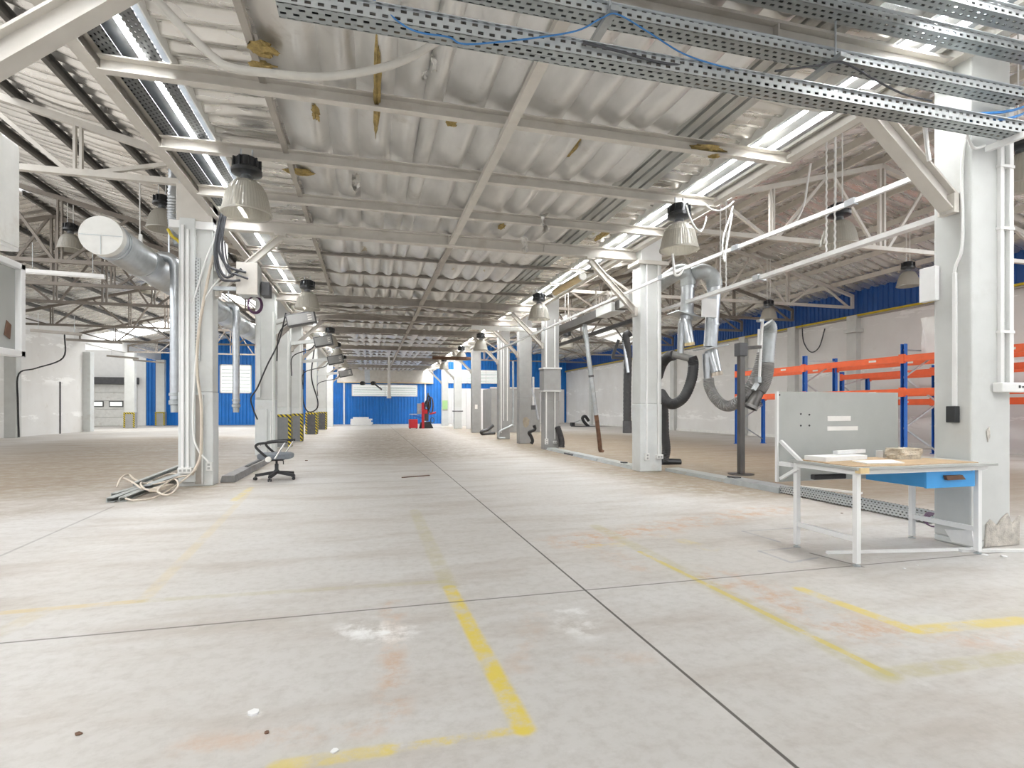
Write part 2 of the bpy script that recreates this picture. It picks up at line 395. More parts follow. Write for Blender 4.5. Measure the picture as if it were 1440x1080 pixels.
# ================================================================ ROOFS
PUR = []                                             # cross purlins of the aisle roof
for i in range(len(ROWS)):
    nxt = ROWS[i+1] if i+1 < len(ROWS) else ROWS[i]+4.88
    a, bb = ROWS[i]+.13, nxt+.13
    for k in (.31, .555, .79): PUR.append(a+(bb-a)*k)
TIES = [y+.13 for y in ROWS]+[XJ+.13]
PUR = [y for y in PUR if min(abs(y-t) for t in TIES) > .45]
LINES = sorted(PUR+TIES+[-4., -2.6, -1.2, .4, 1.7, 37.2])
def span(y):
    for a, c2 in zip(LINES, LINES[1:]):
        if a <= y <= c2: return (y-a)/(c2-a)
    return 0.
# quilted foil blanket sagging between the purlins over the aisle
seams = [-.76]
for w in (.40, .26, .30, .245, .17, .36, .30, .42, .27, .27, .28, .25): seams.append(seams[-1]+w)
XF0, XF1 = seams[0], seams[-1]
rnd = random.Random(3)
amp = {}
def quilt_rows():
    xs = []
    for i in range(len(seams)-1):
        for k in range(9): xs.append((seams[i]+(seams[i+1]-seams[i])*k/9, i, k/9))
    xs.append((seams[-1], len(seams)-2, 1.)); return xs
qx = quilt_rows(); ys = []
for a, c2 in zip(LINES, LINES[1:]):
    for k in range(10): ys.append((a+(c2-a)*k/10, a, k/10))
ys.append((LINES[-1], LINES[-2], 1.))
vs = []
for y, la, v_ in ys:
    for x, i, u in qx:
        A = amp.setdefault((i, la), ((.07 if y < 8 else .10)+.04*rnd.random(), rnd.uniform(-.16, .16)))
        su = math.sin(math.pi*min(1, max(0, u**(1.75+4*A[1]))))**.6 if 0 < u < 1 else 0
        sv = math.sin(math.pi*v_)**.45 if 0 < v_ < 1 else 0
        wr = .012*math.sin(math.pi*v_)*math.sin(2*math.pi*u+i)*su
        vs.append((x, y, ZC - A[0]*su*(.35+.65*sv) - .02*sv + wr))
w = len(qx); b = MB()
b.add(vs, [(j*w+i, (j+1)*w+i, (j+1)*w+i+1, j*w+i+1) for j in range(len(ys)-1) for i in range(w-1)], True)
o = struct(b.build('ceiling', M['foil'], origin=(0, 0, 0)))
# bare ribbed deck along the right side of the aisle roof
def ribs(x0, x1, y0, y1, z, m_, name, pitch=.125, dep=.035):
    b = MB(); prof = []; x = x0
    while x < x1-.01:
        for dx, dz in ((0, 0), (.72*pitch, 0), (.80*pitch, dep), (.95*pitch, dep)): prof.append((x+dx, z+dz))
        x += pitch
    vs = [(px_, y, pz) for y in (y0, y1) for px_, pz in prof]; n = len(prof)
    b.add(vs, [(i, n+i, n+i+1, i+1) for i in range(n-1)]); return b.build(name, m_, origin=(0, 0, 0))
struct(ribs(XF1-.02, 3.16, -4, 37.2, ZC-.02, M['deck'], 'ceiling_deck'))
# foil faced sheets with cross corrugation: the two valley strips and the side bay roofs
def wavy(name, x0, x1, zf, y0, y1, nx, sag=.0, xs_sup=(), amp_=.042, pitch=.21):
    b = MB(); ny = int((y1-y0)/pitch*7)
    def f(u, v_):
        x = x0+(x1-x0)*u; y = y0+(y1-y0)*v_
        ph = 2*math.pi*(y/pitch+.25*math.sin(1.7*x+.6*y)*.5)
        s = 0
        if xs_sup:
            for a, c2 in zip(xs_sup, xs_sup[1:]):
                if a <= x <= c2: s = math.sin(math.pi*(x-a)/(c2-a))
        wv = math.sin(ph); wv = math.copysign(abs(wv)**.7, wv)
        return (x, y, zf(x) + amp_*wv*(.55+.45*s) - sag*s*(.7+.3*math.sin(ph*.37+x)))
    b.grid(nx, ny, f, True, True); return struct(b.build(name, M['foil_side'], origin=(0, 0, 0)))
wavy('ceiling_valley_left', -1.43, XF0+.02, lambda x: ZC+.02, -4, 37.2, 8)
wavy('ceiling_valley_right', 3.15, 3.60, lambda x: ZC+.02, -4, 37.2, 6)
ZE, SL = 4.30, .262                                   # roof height at the column rows, slope
XAL, XAR = -7.2, 9.15
def zl(x): return ZE + SL*((-2.17-x) if x > XAL else (x+12.25))
def zr(x): return ZE + SL*((x-4.36) if x < XAR else (13.95-x))
PL = [-2.17-1.006*i for i in range(11)]
PR = [4.36+.96*i for i in range(11)]
wavy('ceiling_left', -4.3, -1.90, lambda x: zl(x)+.12, -4, 8., 14, .035, sorted(PL))
wavy('ceiling_left', XAL, -1.90, lambda x: zl(x)+.12, 8., 14., 26, .035, sorted(PL))
wavy('ceiling_left', -12.25, -1.90, lambda x: zl(x)+.12, 14., 21., 44, .035, sorted(PL))
b = MB()                                              # far part of the left roof: sheets with translucent daylight panels between
def far_roof(x0, x1, y0, y1, name, m_, zf):
    b = MB(); b.add([(x0, y0, zf(x0)+.12), (x1, y0, zf(x1)+.12), (x1, y1, zf(x1)+.12), (x0, y1, zf(x0)+.12)], [(0, 3, 2, 1)])
    b.add([(x0, y0, zf(x0)+.16), (x1, y0, zf(x1)+.16), (x1, y1, zf(x1)+.16), (x0, y1, zf(x0)+.16)], [(0, 1, 2, 3)])
    return struct(b.build(name, m_, origin=(0, 0, 0)))
wavy('ceiling_left', -12.25, -1.90, lambda x: zl(x)+.12, 23.4, 29.0, 30, .035, sorted(PL))
wavy('ceiling_left', -12.25, -1.90, lambda x: zl(x)+.12, 31.4, 37.2, 30, .035, sorted(PL))
far_roof(XAL, -4.3, -4, 8., 'window_roof', M['skylight_near'], zl); far_roof(-12.25, XAL, -4, 14., 'window_roof', M['skylight_near'], zl)  # unseen glowing panels added over the left bay for side light
far_roof(-12.25, XAL, 21., 23.4, 'ceiling_left', M['foil_side'], zl); far_roof(XAL, -1.9, 21., 23.4, 'window_roof', M['skylight_far'], zl)
far_roof(-12.25, XAL, 29., 31.4, 'window_roof', M['skylight_far'], zl); far_roof(XAL, -1.9, 29., 31.4, 'window_roof', M['skylight_far'], zl)
far_roof(6.24, XAR, -4, 3.4, 'window_roof', M['skylight_dim'], zr); far_roof(XAR, 11.4, -4, 5.6, 'window_roof', M['skylight_dim'], zr); far_roof(11.4, 13.95, -4, 7., 'window_roof', M['skylight_right'], zr)  # unseen glowing panels added near the camera to light the right bay
wavy('ceiling_right', 4.05, 6.28, lambda x: zr(x)+.12, -4, 3.4, 10, .04, PR, .028, .26)
wavy('ceiling_right', 4.05, XAR, lambda x: zr(x)+.12, 3.4, 5.6, 20, .04, PR, .028, .26)
wavy('ceiling_right', 4.05, 11.4, lambda x: zr(x)+.12, 5.6, 7., 34, .04, PR, .028, .26)
wavy('ceiling_right', 4.05, 13.95, lambda x: zr(x)+.12, 7., 25., 42, .04, PR, .028, .26)
wavy('ceiling_right', 4.05, 13.95, lambda x: zr(x)+.12, 27.4, 37.2, 30, .04, PR, .028, .26)
far_roof(4.05, XAR, 25., 27.4, 'window_roof', M['skylight_dim'], zr); far_roof(XAR, 13.95, 25., 27.4, 'window_roof', M['skylight_dim'], zr)

b = MB()                                              # added fill band hidden in the right bay roof to brighten the right wall
b.add([(4.9, 8, zr(4.9)+.06), (6.15, 8, zr(6.15)+.06), (6.15, 37, zr(6.15)+.06), (4.9, 37, zr(4.9)+.06)], [(0, 3, 2, 1)])
b.add([(4.9, 8, zr(4.9)+.08), (6.15, 8, zr(6.15)+.08), (6.15, 37, zr(6.15)+.08), (4.9, 37, zr(4.9)+.08)], [(0, 1, 2, 3)])
struct(b.build('window_band', M['skylight_band'], origin=(0, 0, 0)))
# daylight strips in the two valleys, each between galvanised flashings
def strip(x0, x1, z, m_, name, dz=.03):
    b = MB(); b.box(x0, x1, -4, 37.2, z, z+dz); return struct(b.build(name, m_, origin=(0, 0, 0)))
strip(-1.69, -1.63, ZC+.05, M['skylight'], 'window_1', .02); strip(-1.475, -1.435, ZC+.05, M['skylight'], 'window_2')
strip(3.62, 3.69, ZC+.05, M['skylight'], 'window_3'); strip(3.76, 3.83, ZC+.05, M['skylight'], 'window_4')
strip(-1.63, -1.475, ZC+.03, M['galv'], 'trim_1'); strip(-1.90, -1.69, ZC+.03, M['galv'], 'trim_2')
strip(3.69, 3.76, ZC+.03, M['galv'], 'trim_3'); strip(3.83, 4.17, ZC+.04, M['white_dirty'], 'trim_4')
strip(-1.437, -1.425, ZC-.05, M['white_dirty'], 'trim_11', .12); strip(3.60, 3.612, ZC-.05, M['white_dirty'], 'trim_12', .12)  # lips added to keep grazing strip light off the valley sheets
# upstands that close the gap between the aisle roof and the side roofs
b = MB(); b.box(-1.93, -1.90, -4, 37.2, ZC-.02, ZE+.16); struct(b.build('trim_5', M['cream'], origin=(0, 0, 0)))
b = MB(); b.box(4.10, 4.13, -4, 37.2, ZC, ZE+.16); struct(b.build('trim_6', M['cream'], origin=(0, 0, 0)))

# ================================================================ WALLS
def profiled(name, x0, x1, y, z0, z1, m_, axis='x', pitch=.2, dep=.06, face=-1):
    b = MB(); prof = []; x = x0; d = dep*face
    while x < x1-1e-4:
        for dx, dd in ((0, 0), (.45*pitch, 0), (.55*pitch, d), (.9*pitch, d)):
            if x+dx <= x1: prof.append((x+dx, dd))
        x += pitch
    prof.append((x1, 0)); n = len(prof)
    vs = [((q, y+dd, z) if axis == 'x' else (y+dd, q, z)) for z in (z0, z1) for q, dd in prof]
    b.add(vs, [(i, i+1, n+i+1, n+i) for i in range(n-1)]); return struct(b.build(name, m_, origin=(0, 0, 0)))
profiled('wall_far', -13.2, 13.8, YEND, 0, 6.2, M['blue_wall'])
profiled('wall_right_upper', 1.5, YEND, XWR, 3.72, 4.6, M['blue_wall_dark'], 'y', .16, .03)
m, nt, bs = new_mat('old_white_wall'); M['wall'] = m
v = objco(nt); n1 = noise(nt, v, .5, 5); n2 = noise(nt, objco(nt, (1, .5, 3.)), 1.1, 6, .7); z_ = sep(nt, objco(nt))[2]
c = mix(nt, mapr(nt, n1, .35, .65), (.72, .71, .69), (.80, .80, .79))
patch = mth(nt, 'MULTIPLY', mapr(nt, n2, .54, .57, 0, 1, True), mapr(nt, mth(nt, 'PINGPONG', z_, .9), .55, .8, 0, 1))
c = mix(nt, mth(nt, 'MULTIPLY', patch, .9), c, (.92, .92, .91))
c = mix(nt, mapr(nt, noise(nt, v, 2.5, 7, .7), .58, .75, 0, .3, True), c, (.52, .48, .42))
lk(nt, c, bs.inputs['Base Color']); bs.inputs['Roughness'].default_value = .85
b = MB(); b.box(XWR, XWR+.2, 1.5, YEND, 0, 3.72); struct(b.build('wall_right', M['wall'], origin=(0, 0, 0)))
for k, yy in enumerate((7.8, 12.75, 15.1, 17.6, 22.5, 27.4, 32.2)):          # wall piers under the truss ends
    b = MB(); b.box(XWR-.16, XWR, yy-.05, yy+.28, 0, 3.72); struct(b.build('wall_right_pier', M['grey'], origin=(0, 0, 0)))
b = MB(); b.box(XWR-.03, XWR, 1.5, YEND, 0, .10); struct(b.build('baseboard_right', M['white_dirty'], origin=(0, 0, 0)))
b = MB(); b.tube([(XWR-.10, 1.5, 3.71), (XWR-.10, YEND-.1, 3.71)], .032, 10); tag(b.build('gas_pipe', M['yellow']), 'long yellow pipe running along the top of the white right wall', 'pipe')
b = MB(); b.box(XWR-.12, XWR, 1.5, YEND, 3.64, 3.67); struct(b.build('trim_7', M['brown_steel'], origin=(0, 0, 0)))
# left hall wall with its end at the recess of the loading door
b = MB(); b.box(XWL-.2, XWL, 12., 28., 0, 3.9); struct(b.build('wall_left', M['wall'], origin=(0, 0, 0)))
b = MB(); b.box(XWL-.2, XWL, 12., 37., 3.9, 4.45); struct(b.build('wall_left_upper', M['white'], origin=(0, 0, 0)))
b = MB(); b.box(XWL-.02, XWL+.03, 25.9, 25.96, 0, 2.1); tag(b.build('wall_crack_strip', M['dark']), 'thin rusty vertical strip on the lower white left wall', 'strip')
b = MB(); b.box(XWL-.1, XWL+.28, 27.75, 28.1, 0, 3.5); struct(b.build('wall_left_end', M['grey_lower'], origin=(0, 0, 0)))
b = MB(); b.box(-20, -12.9, YEND-.1, YEND+.1, 0, 6.2); struct(b.build('wall_far_left', M['white'], origin=(0, 0, 0)))
b = MB(); b.box(-20, -19.8, 27., YEND, 0, 4.5); struct(b.build('wall_recess', M['white'], origin=(0, 0, 0)))
b = MB(); b.box(-20, XWL, 27., YEND, 4.45, 4.55); struct(b.build('window_recess', M['skylight_dim'], origin=(0, 0, 0)))
# sectional loading door
dr = struct(thing('door_1', 'pale grey sectional loading door with two small windows in the far left recess', 'door', (-14.6, YEND-.16, 0)))
b = MB()
for i in range(5): b.box(-15.85, -13.35, YEND-.2, YEND-.12, .49*i+.01, .49*(i+1)-.005)
b.build('door_panel', M['white_dirty'], dr, .006)
for x0 in (-15.75, -14.75):
    b = MB(); b.box(x0, x0+.72, YEND-.24, YEND-.2, 1.12, 1.46); fr = b.build('window_frame', M['dark'], dr)
    b = MB(); b.box(x0+.05, x0+.67, YEND-.25, YEND-.235, 1.17, 1.41); b.build('pane', M['window_glow'], fr)
b = MB(); b.box(-15.95, -13.25, YEND-.5, YEND-.1, 2.46, 2.85); b.build('door_housing', M['dark'], dr)
# far wall: openings with white frames
def window(n, x0, x1, z0, z1, cols, label, blind=False):
    t = struct(thing('window_%d' % n, label, 'window', ((x0+x1)/2, YEND-.06, z0))); f_ = .07
    b = MB()
    b.box(x0, x1, YEND-.10, YEND-.02, z0, z0+f_); b.box(x0, x1, YEND-.10, YEND-.02, z1-f_, z1)
    for i in range(cols+1):
        x = x0+(x1-x0-f_)*i/cols; b.box(x, x+f_, YEND-.10, YEND-.02, z0, z1)
    b.build('window_frame', M['white'], t)
    b = MB(); b.box(x0+.03, x1-.03, YEND-.075, YEND-.06, z0+.03, z1-.03); b.build('pane', M['window_glow'], t)
    if blind:
        b = MB(); n_ = 7
        for i in range(n_):
            z = z0+.12+(z1-z0-.24)*i/n_; b.box(x0+.1, x1-.1, YEND-.09, YEND-.08, z, z+.035)
        b.build('louvre', M['galv_dull'], t)
window(5, -1.10, 3.15, 1.83, 2.62, 2, 'wide white framed window band high in the blue far wall', True)
window(6, -8.9, -8.05, 1.97, 3.75, 1, 'left tall white framed window in the blue far wall', True)
window(7, -7.95, -7.1, 1.97, 3.75, 1, 'right tall white framed window in the blue far wall', True)
window(8, -6.2, -4.2, 1.97, 3.75, 2, 'broad white framed window in blue far wall behind the left columns', True)
window(9, 5.2, 9.2, 2.75, 3.7, 3, 'long white framed window high in the far wall of the right bay', True)
b = MB(); b.box(-2., 4.2, YEND-.2, YEND-.03, 2.70, 2.76); struct(b.build('trim_8', M['lamp_yellow'], origin=(0, 0, 0)))
b = MB(); b.box(-2., 4.2, YEND-.15, YEND-.03, 2.76, 3.75); struct(b.build('wall_far_top', M['cream'], origin=(0, 0, 0)))
b = MB(); b.box(5., 13.6, YEND-.15, YEND-.03, 0, 2.4); struct(b.build('wall_far_right', M['white'], origin=(0, 0, 0)))
b = MB(); b.box(-1.62, -1.52, YEND-.13, YEND-.03, 0, 2.7); struct(b.build('trim_9', M['white'], origin=(0, 0, 0)))
b = MB(); b.box(3.62, 3.72, YEND-.13, YEND-.03, 0, 2.7); struct(b.build('trim_10', M['white'], origin=(0, 0, 0)))

# ================================================================ ROOF STEEL
# longitudinal beams at both column rows
b = MB(); b.channel((-1.96, -4, 3.60), (-1.96, 37, 3.60), .10, .20, .014); tag(b.build('valley_beam', M['cream']), 'long cream steel beam along the left column row above the aisle', 'beam')
b = MB(); b.channel((4.13, 37, 3.62), (4.13, -4, 3.62), .10, .20, .014); tag(b.build('valley_beam', M['cream']), 'long cream steel beam along the right column row above the aisle', 'beam')
# tie beams over the aisle
for i, y in enumerate(sorted(TIES)):
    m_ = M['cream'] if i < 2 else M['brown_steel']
    b = MB(); b.ibeam((XL1+.01, y, (ZT0+ZT1)/2), (XR0-.01, y, (ZT0+ZT1)/2), .12, ZT1-ZT0, .02)
    for x in (-.4, 1.13, 2.6): b.box(x-.006, x+.006, y-.055, y+.055, ZT0+.015, ZT1-.015)
    nm = ['nearest deep beam across the aisle, behind the cable trays', 'deep cream beam across the aisle between the two nearest full columns'][i] if i < 2 else 'dark weathered beam across the aisle, %s from the camera' % ORD[i]
    tag(b.build('tie_beam', m_), nm, 'beam', 'tie beams across the aisle')
# purlins
for i, y in enumerate(PUR):
    near = y < 9
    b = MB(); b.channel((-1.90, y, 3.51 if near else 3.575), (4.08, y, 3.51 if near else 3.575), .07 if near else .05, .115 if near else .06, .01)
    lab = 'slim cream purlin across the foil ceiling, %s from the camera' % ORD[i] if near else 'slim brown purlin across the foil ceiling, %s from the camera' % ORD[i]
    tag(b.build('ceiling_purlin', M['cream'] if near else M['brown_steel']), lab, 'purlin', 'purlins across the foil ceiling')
# centre runner, bay by bay
st = sorted(TIES)
for i, (a, c2) in enumerate(zip(st, st[1:])):
    b = MB(); b.bar((1.17, a+.07, 3.425), (1.17, c2-.07, 3.425), .085, .05)
    tag(b.build('ceiling_runner', M['cream'] if i == 0 else M['brown_steel']), 'short runner bar under the purlins along the aisle centre, bay %s' % ['nearest the camera', 'second from camera', 'third from camera', 'fourth from camera', 'fifth from camera', 'sixth from camera', 'seventh from camera'][i], 'bar', 'centre runners under the ceiling')
# wind bracing rods of the joint bays
k = 0
for (ya, yb) in ((st[2], st[3]),):
    for xa, xb in ((-1.9, 1.1), (1.2, 4.1)):
        for s in (0, 1):
            p, q = (xa, ya+.1, 3.40-.015*s), (xb, yb-.1, 3.40-.015*s)
            if s: p, q = (xb, ya+.1, 3.38), (xa, yb-.1, 3.38)
            b = MB(); b.bar(p, q, .035, .03)
            tag(b.build('wind_brace', M['brown_steel']), 'diagonal dark brace under the %s half of the aisle ceiling, rising to the %s' % (('left', 'right')[xa > 0], ('far right', 'far left')[s]), 'brace', 'diagonal ceiling braces'); k += 1

# side bay purlins (longitudinal)
for side, PP, zf, xa in (('left', PL, zl, XAL), ('right', PR, zr, XAR)):
    for i, x in enumerate(PP[1:-1]):
        b = MB(); z = zf(x)+.02
        b.channel((x, (-4 if x < 6.2 else 3.4 if x < XAR else 5.6 if x < 11.4 else 7.) if side == 'right' else -4 if x > -4.3 else 8. if x > XAL else 14., z), (x, 37, z), .05, .12, .01)
        m_ = M['dark_purlin'] if side == 'left' else M['cream']
        tag(b.build('roof_purlin', m_), '%s long purlin under the %s bay roof, %s out from the column row' % ('dark' if side == 'left' else 'cream', side, ORD[i]), 'purlin', 'purlins under the %s bay roof' % side)

# trusses
def truss(side, y, idx, mat):
    if side == 'left': xh, xa, xe, zf = -2.17, XAL, -12.1, zl
    else: xh, xa, xe, zf = 4.36, XAR, 13.66, zr
    zb = 3.96
    if idx == 0: lab = 'cream lattice roof truss of the %s bay, the one nearest the camera' % side
    else: lab = '%s lattice roof truss of the %s bay counted from the camera' % (ORD[idx], side)
    t = thing('roof_truss', lab, 'truss', (xa, y, zb), 'lattice trusses of the %s bay' % side)
    w = .075
    zt = lambda x: zf(x)-.08
    for x0, x1 in ((xh, xa), (xa, xe)):
        b = MB(); b.bar((x0, y, zt(x0)), (x1, y, zt(x1)), w, .085); b.build('top_chord', mat, t)
    b = MB(); b.bar((xh, y, zb), (xe, y, zb), w, .075); b.build('bottom_chord', mat, t)
    for s, x0 in ((1, xh), (-1, xe)):
        L = xa-x0
        P = lambda u: x0+L*u
        if side == 'left': posts = (.27, .76); diag = ((.02, 1, .25, 0), (.29, 0, .5, 1), (.52, 1, .74, 0), (.78, 0, .98, 1))
        else: posts = (.5,); diag = ((.03, 0, .25, 1), (.27, 1, .48, 0), (.52, 0, .74, 1), (.77, 1, .97, 0))
        for u in posts:
            x = P(u); b = MB(); b.bar((x-.035, y, zb), (x-.035, y, zt(x)), .05, .03, (1, 0, 0)); b.bar((x+.035, y, zb), (x+.035, y, zt(x)), .05, .03, (1, 0, 0)); b.build('post', mat, t)
        for ua, ta, ub, tb in diag:
            xa_, xb_ = P(ua), P(ub)
            b = MB(); b.bar((xa_, y, zt(xa_) if ta else zb), (xb_, y, zt(xb_) if tb else zb), .045, .05); b.build('diagonal', mat, t)
        b = MB(); b.bar((x0, y, zb-.03), (x0, y, zt(x0)+.03), .06, .08, (1, 0, 0)); b.build('heel_post', mat, t)
    b = MB(); b.bar((xa-.05, y, zb), (xa-.05, y, zt(xa)), .06, .045, (1, 0, 0)); b.bar((xa+.05, y, zb), (xa+.05, y, zt(xa)), .06, .045, (1, 0, 0)); b.build('king_post', mat, t)
TY = sorted([y+.13 for y in ROWS[1:]]+[XJ+.13])
for side in ('left', 'right'):
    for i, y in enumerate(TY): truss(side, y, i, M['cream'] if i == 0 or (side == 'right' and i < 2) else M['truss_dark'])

# ================================================================ COLUMNS
def column(side, y, label, low=1.0, guard=False, mid=False, ztop=3.93, grp=None, same=False):
    x0, x1 = (XL0, XL1) if side == 'left' else (XR0, XR1)
    t = thing('steel_column', label, 'column', ((x0+x1)/2, y+CD/2, 0), grp or 'grey columns of the %s row' % side)
    b = MB(); b.box(x0, x1, y, y+CD, low, ztop); b.build('upper_shaft', M['grey_mid'] if mid else M['grey'], t, .012)
    b = MB(); e_ = .0005 if same else .004; b.box(x0-e_, x1+e_, y-e_, y+CD+e_, 0, low); lo = b.build('lower_shaft', M['grey_mid'] if mid else M['grey'] if same else M['grey_lower'], t, .012)
    if guard:
        g = MB(); g.box(x0-.02, x1+.02, y-.02, y+CD+.02, .02, .86); gd = g.build('corner_guard', M['dark'] if guard == 2 else M['guard_grey'], t, .006)
        h = MB(); e = .024
        for xa, xb, za, zb in ((x0-e, x1+e, .79, .86), (x0-e, x0+.05, .03, .79), (x1-.05, x1+e, .03, .79)): h.box(xa, xb, y-e, y-.018, za, zb)
        for sx in (x1+.018, x0-e):
            for ya, yb, za, zb in ((y-e, y+CD+e, .79, .86), (y-e, y+.05, .03, .79), (y+CD-.05, y+CD+e, .03, .79)): h.box(sx, sx+e-.018, ya, yb, za, zb)
        h.build('hazard_border', M['hazard'], gd)
    return t
def conduit(t, x, y, z0, z1, r=.018, m_=None, name='conduit'):
    b = MB(); b.box(x-r, x+r, y-.028, y, z0, z1); return b.build(name, m_ or M['plastic'], t, .004)
def socket(t, x, y, z, w=.075, h=.085, label=None):
    b = MB(); b.box(x-w/2, x+w/2, y-.05, y, z-h/2, z+h/2); s = b.build('socket_box', M['plastic'], t, .006)
    b = MB()
    n = max(1, round(max(w, h)/.055)); 
    for i in range(n):
        u = (i-(n-1)/2)*.048
        c = (x+(u if w > h else 0), y-.052, z+(0 if w > h else u)); b.cbox(c, (.028, .008, .028))
    b.build('socket_hole', M['panel_grey'], s); return s
# ---- left row
c = column('left', ROWS[0], 'grey column outside the left picture edge carrying two wall cabinets')
L1 = column('left', 7.85, 'tall grey left column with white risers, sockets and a heap of trunking at its foot', low=1.22, ztop=3.95)
yf = 7.85
X_ = lambda px: atY(px, 600, yf).x
b = MB(); b.box(X_(254), X_(276), yf-.05, yf, .06, 3.45); b.build('riser_duct', M['grey_lower'], L1, .006)
b = MB(); b.bar((X_(259), yf-.065, .25), (X_(259), yf-.065, 3.35), .02, .03, (1, 0, 0)); b.build('conduit', M['white'], L1)
b = MB(); b.bar((X_(266), yf-.065, .25), (X_(266), yf-.065, 3.30), .02, .03, (1, 0, 0)); b.build('conduit', M['white'], L1)
b = MB(); b.box(X_(273), X_(282), yf-.03, yf-.005, 1.62, 2.95); b.build('perforated_riser', M['perf_col'], L1)
b = MB(); b.box(X_(275), X_(285), yf-.02, yf-.006, .03, 1.18); b.build('open_riser_slot', M['brown_steel'], L1)
b = MB(); b.box(X_(284.5), X_(287), yf-.04, yf-.006, .03, 1.18); b.build('riser_flange', M['grey'], L1)
b = MB(); b.box(XL0-.02, XL1+.0, yf-.03, yf+CD+.02, 3.42, 3.9); b.build('column_head', M['cream'], L1, .01)
b = MB(); b.box(XL0-.10, XL1+.02, yf-.04, yf+CD+.02, 3.32, 3.42); b.build('head_plate', M['white'], L1, .006)
socket(L1, X_(295), yf, .255, .07, .115); socket(L1, X_(263), yf-.05, .215, .16, .075)
b = MB(); b.tube(smoothpath([(X_(306), yf-.03, 3.30), (X_(290), yf-.04, 2.9), (X_(272), yf-.04, 2.35)], 6), .012, 6); b.build('stay_wire', M['white'], L1)
L2 = column('left', ROWS[2], 'second left column, plain grey behind the office chair with floor duct at its foot', low=1.2)
yf = ROWS[2]; X_ = lambda px: atY(px, 600, yf).x
b = MB(); b.box(X_(361), X_(367), yf-.05, yf, 1.25, 3.0); b.build('riser_duct', M['grey_lower'], L2, .005)
b = MB(); b.box(X_(363), X_(376), yf-.05, yf, .05, 1.0); b.build('riser_duct', M['grey_lower'], L2, .005)
conduit(L2, X_(384), yf, .3, 3.1, .012); conduit(L2, X_(381), yf, .05, .95, .012); socket(L2, X_(383), yf, .3, .05, .1); socket(L2, X_(364), yf-.05, .22, .14, .07)
labs = ['left column with grey guard and striped border, the one nearest behind the office chair', 'left column with striped grey guard and two pale sockets, next along the row',
        'left column with dark striped guard, third of the guarded ones', 'left column with striped guard, fourth of the guarded ones', 'last left column before the blue far wall']
for i, y in enumerate([XJ]+ROWS[3:]):
    c = column('left', y, labs[i], low=1.05, guard=(1, 1, 2, 2, 0)[i])
    if i in (0, 1): conduit(c, -2.02, y, .95, 3.0, .014); conduit(c, -2.3, y, 1.3, 3.0, .014)
# ---- right row
P1 = column('right', ROWS[0], 'nearest big grey right column with chipped plaster foot, beside the workbench', low=.05, ztop=3.95, same=True)
yf = ROWS[0]; X_ = lambda px: atY(px, 600, yf).x
xs = XR0                                      # aisle side face
def sidebox(t, x, y0, y1, z0, z1, name, m_, dep=.03): b = MB(); b.box(x-dep, x, y0, y1, z0, z1); return b.build(name, m_, t, .004)
ysd = lambda px: atX(px, 600, xs).y
sidebox(P1, xs, ysd(1347), ysd(1341.5), 1.02, 2.0, 'conduit', M['plastic'], .022)
rc = sidebox(P1, xs, ysd(1350), ysd(1337), .90, 1.02, 'power_connector', M['black_gloss'], .05)
b = MB(); b.tube(smoothpath([(xs-.012, ysd(1344), 2.0), (xs-.012, ysd(1346), 2.05), (xs-.015, ysd(1354), 2.14), (xs-.015, ysd(1356), 2.3), (xs-.015, ysd(1355), 2.75), (xs-.015, ysd(1360), 2.95)], 6), .011, 8); b.build('conduit_bend', M['plastic'], P1)
for px, z0, z1, r in ((1404, 1.19, 3.0, .017), (1417, 1.19, 3.2, .021)): conduit(P1, X_(px), yf, z0, z1, r)
sk = MB(); sk.box(X_(1395), X_(1433), yf-.07, yf, 1.12, 1.19); so = sk.build('outlet_strip', M['plastic'], P1, .008)
b = MB(); b.cbox((X_(1424), yf-.072, 1.158), (.03, .008, .012)); b.cbox((X_(1418), yf-.072, 1.16), (.012, .008, .02)); b.build('outlet_switch', M['dark'], so)
for z in (1.55, 2.3, 2.75): b = MB(); b.box(X_(1400), X_(1420), yf-.034, yf-.001, z, z+.02); b.build('conduit_clip', M['plastic'], P1)
def blob(cx, cz, rx, rz, n, seed, y):
    r_ = random.Random(seed); return [(cx+rx*math.cos(a)*(1-.28*r_.random()), y, cz+rz*math.sin(a)*(1-.28*r_.random())) for a in [2*math.pi*i/n for i in range(n)]]
b = MB(); pts = [(X_(1383), yf-.012, .005), (X_(1431), yf-.012, .005), (X_(1432), yf-.012, .22), (X_(1427), yf-.012, .19), (X_(1421), yf-.012, .16), (X_(1415), yf-.012, .24), (X_(1408), yf-.012, .21), (X_(1400), yf-.012, .155), (X_(1391), yf-.012, .2), (X_(1386), yf-.012, .17)]
b.poly(pts, (0, .01, 0)); b.build('chipped_plaster', M['plaster_rough'], P1)
b = MB(); b.poly([(xs-.012, ysd(1371), .02), (xs-.012, ysd(1340), .02), (xs-.012, ysd(1330), .1), (xs-.012, ysd(1356), .12), (xs-.012, ysd(1368), .14)], (.01, 0, 0)); b.build('chipped_paint', M['polystyrene'], P1)
b = MB(); b.poly([(X_(1386), yf-.008, .84), (X_(1388), yf-.008, .76), (X_(1391), yf-.008, .80), (X_(1390), yf-.008, .87)], (0, .006, 0)); b.build('paint_chip', M['plaster_rough'], P1)
sidebox(P1, xs-.002, ysd(1322), ysd(1318)+.1, 1.82, 2.08, 'side_box', M['white'], .05)
P2 = column('right', 7.85, 'second right column with two white conduits and sockets, behind the ventilation hoses', low=1.08)
yf = 7.85; X_ = lambda px: atY(px, 600, yf).x
conduit(P2, X_(909), yf, .3, 3.3, .013); conduit(P2, X_(925), yf, .25, 3.3, .016); socket(P2, X_(908.5), yf, .24, .07, .11); socket(P2, X_(926), yf, .235, .12, .07)
